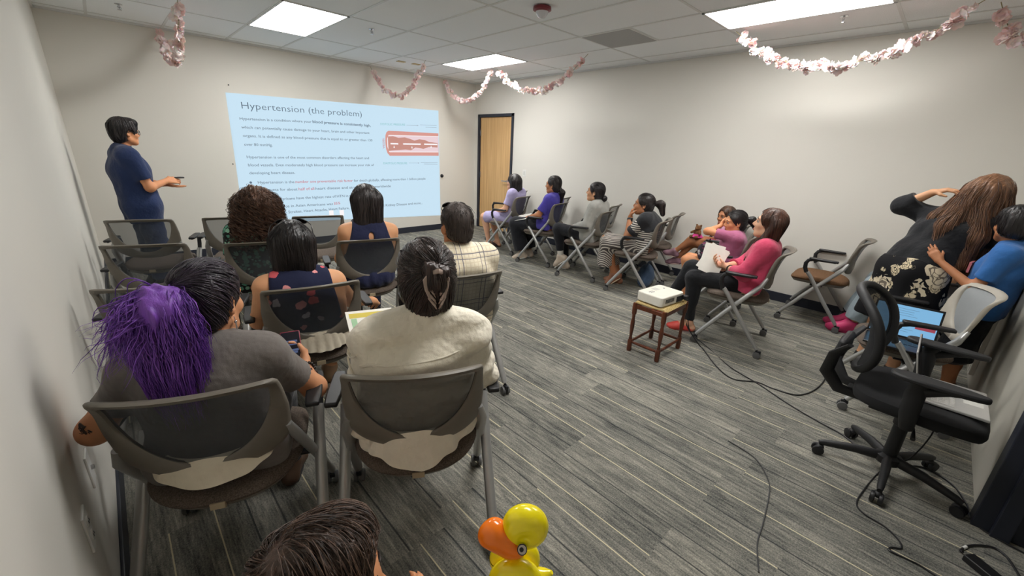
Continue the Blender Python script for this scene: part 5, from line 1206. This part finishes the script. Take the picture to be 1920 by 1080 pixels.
HCH = hairm('hair_tousled', (28, 19, 16), (98, 74, 60), .42, (140, 112, 94))
hq = p.cap_prims(.016, (0, .112, -.012), (.082, .092, .122), -.085)
hq.insert(2, EL(p.hp(-.01, .03, .098), np.array([.07, .055, .03]), p.M, .03))
cr_ = p.hp(.015, -.055, .11)
def swirl(P): q = P - cr_; q2 = q / (np.linalg.norm(q, axis=1, keepdims=True) + .02); return q2 + .55 * np.cross(q2, p.hdir(0, 0, 1)) + p.hdir(.1, .15, -.35)
p.hair(hq, HCH, 4200, swirl, 11, .012, .0011, groove=.0025, lift=.006, jitter=.4)
YEL = plain('balloon_yellow', (255, 234, 24), .16, var=.02, spec=.6); ORG = plain('balloon_orange', (255, 128, 22), .16, var=.02, spec=.6)
bd = thing('balloon_duck', 'yellow twisted balloon duck with an orange bill held up at the bottom edge', 'balloon', (.42, .386, .695), 0); bd.scale = (.72, .72, .72)
# local axes: bill towards the left of the picture
bx = nrm(V(-.72, .69, 0)); by = V(0, 0, 1); bz = np.cross(bx, by)
bp = lambda a, b, c=0: bx * a + by * b + bz * c
def ring(c, R, r, a0, a1, n=24): return [bp(c[0] + R * math.cos(a), c[1] + R * math.sin(a), c[2] if len(c) > 2 else 0) for a in np.linspace(a0, a1, n)]
blob('head', [RC(q, w_, .029, None, .016) for q, w_ in zip(ring((-.02, .275), .025, 0, -1.2, 5.0, 14)[:-1], ring((-.02, .275), .025, 0, -1.2, 5.0, 14)[1:])], .004, YEL, bd)
blob('bill', [RC(bp(.058, .256, -.006), bp(.004, .226, -.014), .036, .032, .012), RC(bp(.07, .25, -.008), bp(.02, .222, -.016), .031, .028, .006)], .004, ORG, bd)
MB().tube([bp(.005, .225), bp(-.006, .218), bp(-.016, .214)], [.007, .005, .006], 8).build('knot', plain('balloon_red', (206, 60, 30), .25), bd)
MB().tube([bp(.0, .232), bp(.004, .19), bp(.006, .14), bp(.006, .10)], [.02, .026, .027, .024], 18).build('neck', YEL, bd)
for s in (-1, 1): MB().tube(ring((.0, .12, s * .03), .042, 0, 0, 2 * math.pi, 30), .028, 16, cap=False).build('body_loop', YEL, bd)
MB().tube([bp(-.05, .10), bp(-.085, .10), bp(-.10, .115)], [.024, .020, .006], 12).build('tail', YEL, bd)
MB().tube([bp(.006, .09), bp(.03, .045, .0), bp(.03, .0, 0)], [.02, .02, .018], 12).build('foot_loop', ORG, bd)
# the eye looks at the viewer
ed = nrm(V(-.42, -.40, .62)); ec = bp(-.012, .256, -.050)
m = MB().lathe([(.0125, -.012), (.0125, .0005), (.0115, .001)], ec, ed, 20); eo = m.build('eye', plain('eye_rim', (20, 20, 20), .3), bd)
MB().lathe([(.0104, .0008), (.010, .0014)], ec, ed, 20).build('eye_white', plain('eye_white', (226, 220, 212), .2), eo); MB().lathe([(.0055, .001), (.005, .0026)], ec + V(-.0012, .0012, .0), ed, 14).build('pupil', BLACK, eo)

# ---------------------------------------------------------------- stool, projector
MAHO = wood_mat('dark_turned_wood', (58, 28, 18), (112, 60, 36), (1, 1, .2), .3)
st = thing('wooden_stool', 'small dark turned-wood stool with a woven rush top under the projector', 'stool', (3.05, 1.37, 0))
SH = .425
for sx in (-1, 1):
    for sy in (-1, 1):
        prof = [(.017, 0), (.019, .01), (.0195, .07), (.0195, .095), (.013, .105), (.015, .115), (.011, .125), (.013, .16), (.0175, .22), (.0165, .26), (.011, .30), (.014, .31), (.012, .32), (.019, .335), (.019, SH - .012), (.016, SH)]
        MB().lathe(prof, (sx * .185, sy * .125, 0), n=16).build('leg', MAHO, st)
for a, b in (((-1, -1), (1, -1)), ((-1, 1), (1, 1)), ((-1, -1), (-1, 1)), ((1, -1), (1, 1))):
    A, B = V(a[0] * .185, a[1] * .125, .082), V(b[0] * .185, b[1] * .125, .082)
    MB().tube([A, lerp(A, B, .5), B], [.010, .0125, .010], 10).build('stretcher', MAHO, st); up = V(0, 0, SH - .045)
    MB().box(lerp(A, B, .5) + V(0, 0, SH - .11), (np.abs(B - A) / 2 * .9 + V(.011, .011, .017))).build('rail', MAHO, st, True, .004)
RUSH = plain('rush', (202, 178, 122), .8); rb = MB()
for i in range(15):
    x = -.175 + i * .025; rb.tube([(x, -.128, SH - .012), (x, -.118, SH + .006), (x, 0, SH + .002), (x, .118, SH + .006), (x, .128, SH - .012)], .0125, 8)
for i in range(0): pass
rb.build('woven_seat', RUSH, st)
pj = thing('projector', 'white video projector standing on the wooden stool', 'projector', (3.02, 1.375, SH + .018), -6)
PW_ = plain('projector_white', (226, 222, 210), .4)
body = MB().prism([(-.155, -.10), (-.14, -.115), (.14, -.115), (.155, -.10), (.155, .10), (.135, .115), (-.135, .115), (-.155, .10)], .006, .082).build('case', PW_, pj, True, .008, seg=3)
GRY = plain('grey_plastic', (150, 150, 148), .5)
MB().lathe([(.032, -.002), (.032, .012), (.028, .016), (.02, .010)], (-.085, .115, .045), (0, 1, 0), 20).build('lens', BLACK, pj)
bt = MB()
for i in range(3):
    for j in range(2): bt.lathe([(.006, 0), (.005, .003)], (-.10 + i * .018, .02 + j * .018, .0815), n=10)
bt.build('control_button', GRY, pj); MB().b2((-.02, .03, .0815), (.04, .08, .083)).build('top_label', plain('label_grey', (200, 198, 190), .6), pj, False)
MB().lathe([(.008, 0), (.007, .003)], (.09, .03, .0815), n=12).build('power_button', GRY, pj)
sl = MB()
for i in range(7): sl.b2((.1545, -.085 + i * .014, .022), (.1565, -.077 + i * .014, .066))
for i in range(10): sl.b2((-.10 + i * .012, -.1165, .03), (-.095 + i * .012, -.1145, .062))
sl.build('air_vent', DARKM, pj, False)
MB().b2((.05, -.117, .014), (.145, -.1145, .06)).build('port_panel', DARKM, pj, False); 
for x in (-.12, .12): MB().lathe([(.012, 0), (.012, .01)], (x, .08, -.003), n=12).build('foot', BLACK, pj)
MB().b2((.145, -.14, .020), (.19, -.09, .050)).build('cable_plug', BLACK, pj, True, .003)

# ---------------------------------------------------------------- cables
def cable(label, pts, r, name='cable', m=None):
    return tag(MB().tube(smooth([q if len(q) == 3 else (q[0], q[1], r + .001) for q in pts]), r, 8).build(name, m or BLACK), label, 'cable')
cable('black cable looping from the projector stool across to the pink clogs', [(3.20, 1.25, .47), (3.28, 1.24, .36), (3.34, 1.22, .16), (3.42, 1.13), (3.389, 1.092), (3.151, .883), (3.062, .734), (3.156, .599), (3.151, .493), (3.208, .341), (3.505, .271), (4.006, .29), (4.63, .292), (4.903, .249)], .0045)
cable('black cable running from the projector stool to the office chair casters', [(3.21, 1.27, .465), (3.32, 1.28, .33), (3.40, 1.24, .12), (3.434, 1.056), (3.235, .813), (3.139, .594), (3.011, .36), (2.934, .167), (2.90, .06), (2.82, -.04)], .004)
cable('thin black laptop cable dropping from the office chair seat to the near floor', [(2.66, -.245, .40), (2.70, -.26, .30), (2.735, -.23, .12), (2.66, -.155, .04), (2.639, -.134), (2.441, -.102), (2.304, -.09), (2.252, -.124), (2.233, -.202), (2.188, -.251), (2.144, -.262), (2.119, -.233), (2.09, -.229), (2.095, -.282), (2.096, -.339), (2.05, -.45), (1.95, -.55)], .0035)
cable('black cable on the floor behind the office chair leading out of the doorway', [(2.80, -.20), (2.90, -.30), (2.85, -.41), (2.72, -.462), (2.60, -.478), (2.54, -.56), (2.5, -.8)], .004)
cable('dark worn cable line curving over the open carpet', [(2.30, .50), (2.263, .348), (2.144, .25), (2.031, .214), (1.82, .182), (1.698, .168), (1.56, .122)], .003, 'floor_cable', plain('carpet_grey_cable', (70, 70, 70), .9))
ad = thing('power_adapter', 'black laptop power adapter with a white-tagged lead at the bottom right corner', 'power adapter', (2.26, -.505, 0), 0)
a_ = math.atan2(-.08, -.06)
MB().box((0, 0, .0155), (.06, .026, .015), rotm(math.degrees(a_), 0, 0)).build('brick', BLACK, ad, True, .004)
MB().tube(smooth([(.055, .06, .012), (.07, .065, .006), (.137, .034, .006), (.198, -.031, .006), (.175, -.072, .006), (.09, -.10, .006), (.0, -.13, .006)]), .0045, 8).build('lead', BLACK, ad)
MB().tube([(.09, .058, .006), (.112, .048, .006)], .0062, 8).build('lead_tag', WHITEP, ad)

# ---------------------------------------------------------------- office chair with a laptop
oc = thing('office_chair', 'black swivel office chair with a curved mesh back, a laptop open on its seat', 'office chair', (2.68, -.15, 0), 178)
# local: +y forwards (towards the rear wall)
OB = plain('office_black', (30, 30, 32), .55, bump=.08, scale=70); OBF = plain('office_fabric', (26, 26, 28), .95, bump=.4, scale=260)
MB().lathe([(.05, .075), (.055, .085), (.055, .115), (.035, .125)], n=20).build('base_hub', OB, oc)
for i in range(5):
    a = math.radians(2 + i * 72); d = V(math.cos(a), math.sin(a), 0)
    leg = MB().tube([d * .03 + V(0, 0, .10), d * .14 + V(0, 0, .098), d * .27 + V(0, 0, .078), d * .295 + V(0, 0, .072)], [.027, .024, .018, .013], 12, squash=.8).build('base_leg', OB, oc)
    cst = MB().lathe([(.008, .03), (.008, .075)], d * .285, n=8).ball(d * .285 + V(0, 0, .045), (.020, .020, .018), 12, 8).build('caster', OB, oc)
    t2 = nrm(np.cross(d, V(0, 0, 1))); wm = MB()
    for s in (-1, 1): wm.lathe([(.02, -.009), (.0275, -.006), (.0285, 0), (.025, .009)], d * .292 + t2 * .016 * s + V(0, 0, .0285), t2, 16)
    wm.build('wheel', BLACK, cst)
MB().lathe([(.03, .11), (.03, .30), (.036, .305), (.036, .37)], n=18).build('gas_column', OB, oc)
MB().box((0, -.01, .395), (.10, .13, .022)).box((0, -.15, .40), (.06, .10, .012)).build('tilt_mechanism', OB, oc, True, .006)
MB().tube([(.08, .02, .395), (.2, .04, .385), (.25, .045, .37)], [.006, .006, .01], 8).build('lever', OB, oc)
P = []; n = 48
def oout(k):
    out = []
    for i in range(n):
        th = 2 * math.pi * i / n; cx, sy = math.cos(th), math.sin(th); r_ = (abs(cx) ** 3.4 + abs(sy) ** 3.4) ** (-1 / 3.4); out.append((.255 * r_ * cx * k, .245 * r_ * sy * k + .02))
    return out
prof = [(.86, .42), (.97, .428), (1, .45), (.985, .475), (.93, .488), (.7, .494), (.3, .494)]
for k, z in prof: P += [(x, y, z + (.02 * (abs(x) / .25) ** 2) - .5 * max(0, y - .16) ** 2 * 4) for x, y in oout(k)]
F = [(i * n + j, i * n + (j + 1) % n, (i + 1) * n + (j + 1) % n, (i + 1) * n + j) for i in range(len(prof) - 1) for j in range(n)] + [tuple(range(n))[::-1], tuple((len(prof) - 1) * n + j for j in range(n))]
MB().add(P, F).build('seat', OBF, oc)
def oby(z, x): 
    u = (z - .52) / .48; return -.25 - .10 * u + .06 * math.sin(u * 3.1) + 1.3 * x * x
fr = []
for i in range(48):
    a = 2 * math.pi * i / 48; cx, sz = math.cos(a), math.sin(a); rr_ = (abs(cx) ** 2.6 + abs(sz) ** 2.6) ** (-1 / 2.6); x = .225 * cx * rr_ * (1 + .06 * sz); z = .755 + .21 * sz * rr_; fr.append((x, oby(z, x), z))
MB().tube(fr + [fr[0], fr[1]], .021, 10, cap=False, squash=.8, up=(0, 1, 0)).build('back_frame', OB, oc)
P = []; R = 6
for k in range(R + 1):
    for i in range(48): x = fr[i][0] * k / R; z = .755 + (fr[i][2] - .755) * k / R; P.append((x, oby(z, x), z))
MB().add(P, [(k * 48 + i, k * 48 + (i + 1) % 48, (k + 1) * 48 + (i + 1) % 48, (k + 1) * 48 + i) for k in range(R) for i in range(48)]).build('back_net', mesh_mat('office_net', (24, 24, 26), .15), oc)
for s in (-1, 1): MB().tube([(s * .05, -.18, .40), (s * .07, -.28, .41), (s * .10, -.345, .50), (s * .14, -.33, .62), (s * .19, -.275, .70)], [.026, .03, .034, .03, .016], 12, squash=.55).build('back_support', OB, oc)
MB().box((0, -.315, .64), (.11, .02, .045)).build('lumbar_pad', OB, oc, True, .015); MB().box((.03, -.36, .48), (.012, .004, .009)).build('tag', WHITEP, oc, False)
for s in (-1, 1):
    MB().tube([(s * .20, .0, .405), (s * .262, .01, .415), (s * .282, .0, .50), (s * .285, -.005, .60), (s * .287, .0, .655)], [.018, .026, .034, .036, .03], 12, squash=.5, up=(0, 1, 0)).build('arm_post', OB, oc)
    MB().tube([(s * .286, .02, .62), (s * .286, .09, .65), (s * .286, .15, .662)], [.022, .014, .008], 10, squash=.7).build('arm_brace', OB, oc)
    pr = []
    for i in range(24):
        a = 2 * math.pi * i / 24; cx, sy = math.cos(a), math.sin(a); r_ = (abs(cx) ** 3 + abs(sy) ** 3) ** (-1 / 3); pr.append((s * .288 + .043 * cx * r_ * (1 - .2 * sy * r_), .05 + .155 * sy * r_))
    MB().prism(pr, .658, .682).build('armrest', OB, oc, True, .008)
SILV = plain('silver_shell', (206, 204, 200), .3, .4); LB = plain('laptop_bezel', (18, 18, 22), .3)
def laptop(label, loc, rz, tilt, on, shell):
    lp = thing('laptop', label, 'laptop', loc, rz)
    MB().box((0, .125, .008), (.165, .118, .007)).build('base', shell, lp, True, .004)
    kb = MB()
    for i in range(14):
        for j in range(5): kb.b2((-.147 + i * .021, .035 + j * .02, .0152), (-.129 + i * .021, .052 + j * .02, .0168))
    kb.build('keyboard', LB if on else plain('key_grey', (190, 188, 184), .5), lp, False)
    MB().b2((-.05, .16, .0151), (.05, .225, .0156)).build('touchpad', plain('pad_grey', (214, 212, 206), .35) if not on else LB, lp, False)
    LM = rotm(0, tilt, 0)
    lb = lambda x, z, d=0: V(0, .004, .014) + LM @ V(x, d, z)
    ld = MB().box(lb(0, .113), (.165, .0035, .111), LM).build('lid', shell, lp, True, .003)
    MB().box(lb(0, .113, .004), (.163, .0008, .109), LM).build('bezel', LB, ld, False)
    def lscr(x0, x1, z0, z1, m, nm, d): return MB().add([lb(-x0, z0, d), lb(-x1, z0, d), lb(-x1, z1, d), lb(-x0, z1, d)], [(0, 1, 2, 3)]).build(nm, m, ld, False)
    if not on: lscr(-.154, .154, .014, .21, plain('dark_screen', (40, 38, 40), .12), 'screen', .0054); return lp
    lscr(-.154, .154, .014, .21, emis('laptop_blue', (120, 176, 216)), 'screen', .0054)
    tx = MB()
    for i in range(11):
        z = .188 - i * .0145
        if i in (4, 8): continue
        L_ = .17 if i % 3 else .19
        tx.add([lb(.14, z, .0058), lb(.14 - L_, z, .0058), lb(.14 - L_, z + .0022, .0058), lb(.14, z + .0022, .0058)], [(0, 1, 2, 3)])
    tx.build('text_lines', emis('laptop_ink', (90, 120, 146)), ld, False)
    lscr(.055, .148, .075, .115, emis('laptop_red', (150, 60, 76)), 'picture_block', .0058)
laptop('open silver laptop with a dark screen on the black office chair seat', (2.74, -.15, .500), 180, 14, False, SILV)
laptop('open black-framed laptop showing the pale blue slide, on the pale grey chair', (3.52, -.03, .485), 92, 24, True, LB)

# ---------------------------------------------------------------- bags
BG = fabric('black_nylon', (26, 26, 28)); b = thing('black_handbag', 'soft black handbag on the floor beside the khaki trousers', 'bag', (.45, 2.86, 0), 10)
blob('bag_body', [EL((0, 0, .13), (.14, .09, .14), None, .03), RC((-.1, 0, .05), (.1, 0, .05), .055, None, .04), HS((0, 0, .002), (0, 0, -1))], .007, BG, b, rumple(.006, 30, 3)); MB().tube(smooth([(-.09, 0, .23), (-.06, -.02, .33), (.04, -.02, .34), (.09, 0, .23)]), .009, 8).build('handle', BG, b)
b = thing('blue_bag', 'slate blue cloth bag on the floor under the striped skirt chair', 'bag', (4.62, 2.33, 0), 14)
BLB = fabric('slate_blue', (62, 80, 104)); blob('bag_body', [EL((0, 0, .12), (.12, .10, .15), None, .03), RC((-.08, 0, .05), (.08, 0, .05), .06, None, .04), HS((0, 0, .002), (0, 0, -1))], .007, BLB, b, rumple(.006, 28, 5)); MB().tube(smooth([(-.06, 0, .24), (-.03, -.02, .31), (.03, -.02, .31), (.06, 0, .24)]), .009, 8).build('handle', BLB, b)
b = thing('floral_pouch', 'cream floral pouch on the wall seat in front of the grey cardigan knee', 'pouch', (4.93, 4.30, .478), 16)
blob('pouch_body', [EL((0, 0, .085), (.12, .08, .09), None, .03)], .006, spots('cream_floral', (206, 198, 164), [(150, 150, 110), (180, 150, 130), (226, 220, 200)], 22, .5), b, rumple(.008, 34, 8)); MB().box((0, -.078, .10), (.07, .004, .006)).build('zip', DARKM, b, False)

# ---------------------------------------------------------------- blossom garlands
PETAL = NT('blossom_pink'); v_ = PETAL.coord(); isl = PETAL.n('ObjectInfo').outputs['Random']
PETAL.col(PETAL.mix(isl, lin((250, 238, 234)), lin((244, 214, 212)))); PETAL.p(Roughness=.8, Specular_IOR_Level=.1, Subsurface_Weight=.3); PETAL = PETAL.m
CEN = plain('blossom_heart', (206, 130, 140), .8); STEM = plain('garland_stem', (150, 142, 104), .8)
def blossom_mesh(seed):
    r_ = random.Random(seed); m = MB(); 
    for f_ in range(4):
        c = V(r_.uniform(-.012, .012), r_.uniform(-.012, .012), r_.uniform(-.010, .010)); M = rotm(r_.uniform(0, 360), r_.uniform(-80, 80), r_.uniform(-60, 60))
        for ly in range(2):
            for k in range(5):
                a = 2 * math.pi * (k + ly * .5) / 5; R = .022 * (1 - .3 * ly); P = []
                for i in range(4):
                    u = i / 3; wd = .0105 * math.sin(.35 + u * 2.3) * (1 - .3 * ly); z = .004 + .008 * u * (1 + ly) - .004 * u * u
                    for s in (-1, 0, 1): P.append(c + M @ V(R * u * math.cos(a) - s * wd * math.sin(a), R * u * math.sin(a) + s * wd * math.cos(a), z + abs(s) * .002))
                m.add(P, [(i * 3 + j, i * 3 + j + 1, i * 3 + j + 4, i * 3 + j + 3) for i in range(3) for j in range(2)])
    return m
BLM = [mkobj('blossom', blossom_mesh(s).v, blossom_mesh(s).f, PETAL) for s in range(5)]
BLD = [o.data for o in BLM]
HRT = MB().ball((0, 0, .004), .005, 6, 4).build('heart', CEN); HD = HRT.data
for o in BLM + [HRT]: bpy.data.objects.remove(o)
def garland(label, pts, n, seed, size=1.0):
    g = thing('blossom_garland', label, 'garland', pts[0], group='pink blossom garlands'); o_ = V(*pts[0]); r_ = random.Random(seed)
    path = smooth([V(*q) - o_ for q in pts], 14); MB().tube(path, .0028, 6).build('stem', STEM, g)
    ln = [0]
    for a, b in zip(path[:-1], path[1:]): ln.append(ln[-1] + np.linalg.norm(b - a))
    for i in range(n):
        s = ln[-1] * (.03 + .94 * (i + r_.uniform(-.35, .35) + .5) / n); j = max(k for k in range(len(ln)) if ln[k] <= max(s, 0)); j = min(j, len(path) - 2)
        p_ = lerp(path[j], path[j + 1], (s - ln[j]) / (ln[j + 1] - ln[j] + 1e-9)) + V(r_.uniform(-.02, .02), r_.uniform(-.02, .02), r_.uniform(-.026, .014))
        f = bpy.data.objects.new('blossom', BLD[r_.randrange(5)]); COL.objects.link(f); f.parent = g; f.location = p_; f.rotation_euler = [r_.uniform(0, 6.28) for _ in range(3)]; k = size * r_.uniform(1.15, 1.75); f.scale = (k, k, k)
def swag(a, b, s): a = V(*a); b = V(*b); return [tuple(lerp(a, b, t) - V(0, 0, 4 * s * t * (1 - t))) for t in np.linspace(0, 1, 9)]
C_ = 2.69
garland('pink blossom garland hanging end-on above the presenter', swag((.74, 5.12, C_), (.72, 6.68, C_ - .02), .40), 46, 1, 1.15)
garland('pink blossom garland drooping over the top right part of the slide', swag((3.26, 6.68, C_ - .02), (3.557, 5.58, C_), .43), 44, 2)
garland('pink blossom garland from the front wall to the far light panel', swag((4.62, 6.68, C_ - .02), (4.58, 5.30, C_), .39), 40, 3)
garland('pink blossom garland above the oak door, right of the far light panel', swag((4.575, 5.2, C_), (4.525, 3.47, C_), .36), 42, 4)
garland('long pink blossom garland below the large near light panel on the right', swag((4.55, 1.77, C_), (4.72, .17, C_), .355), 46, 5, 1.1)
garland('pink blossom garland cut off by the top right corner', swag((4.84, .09, C_), (5.25, -.36, C_), .25), 18, 6, 1.15)
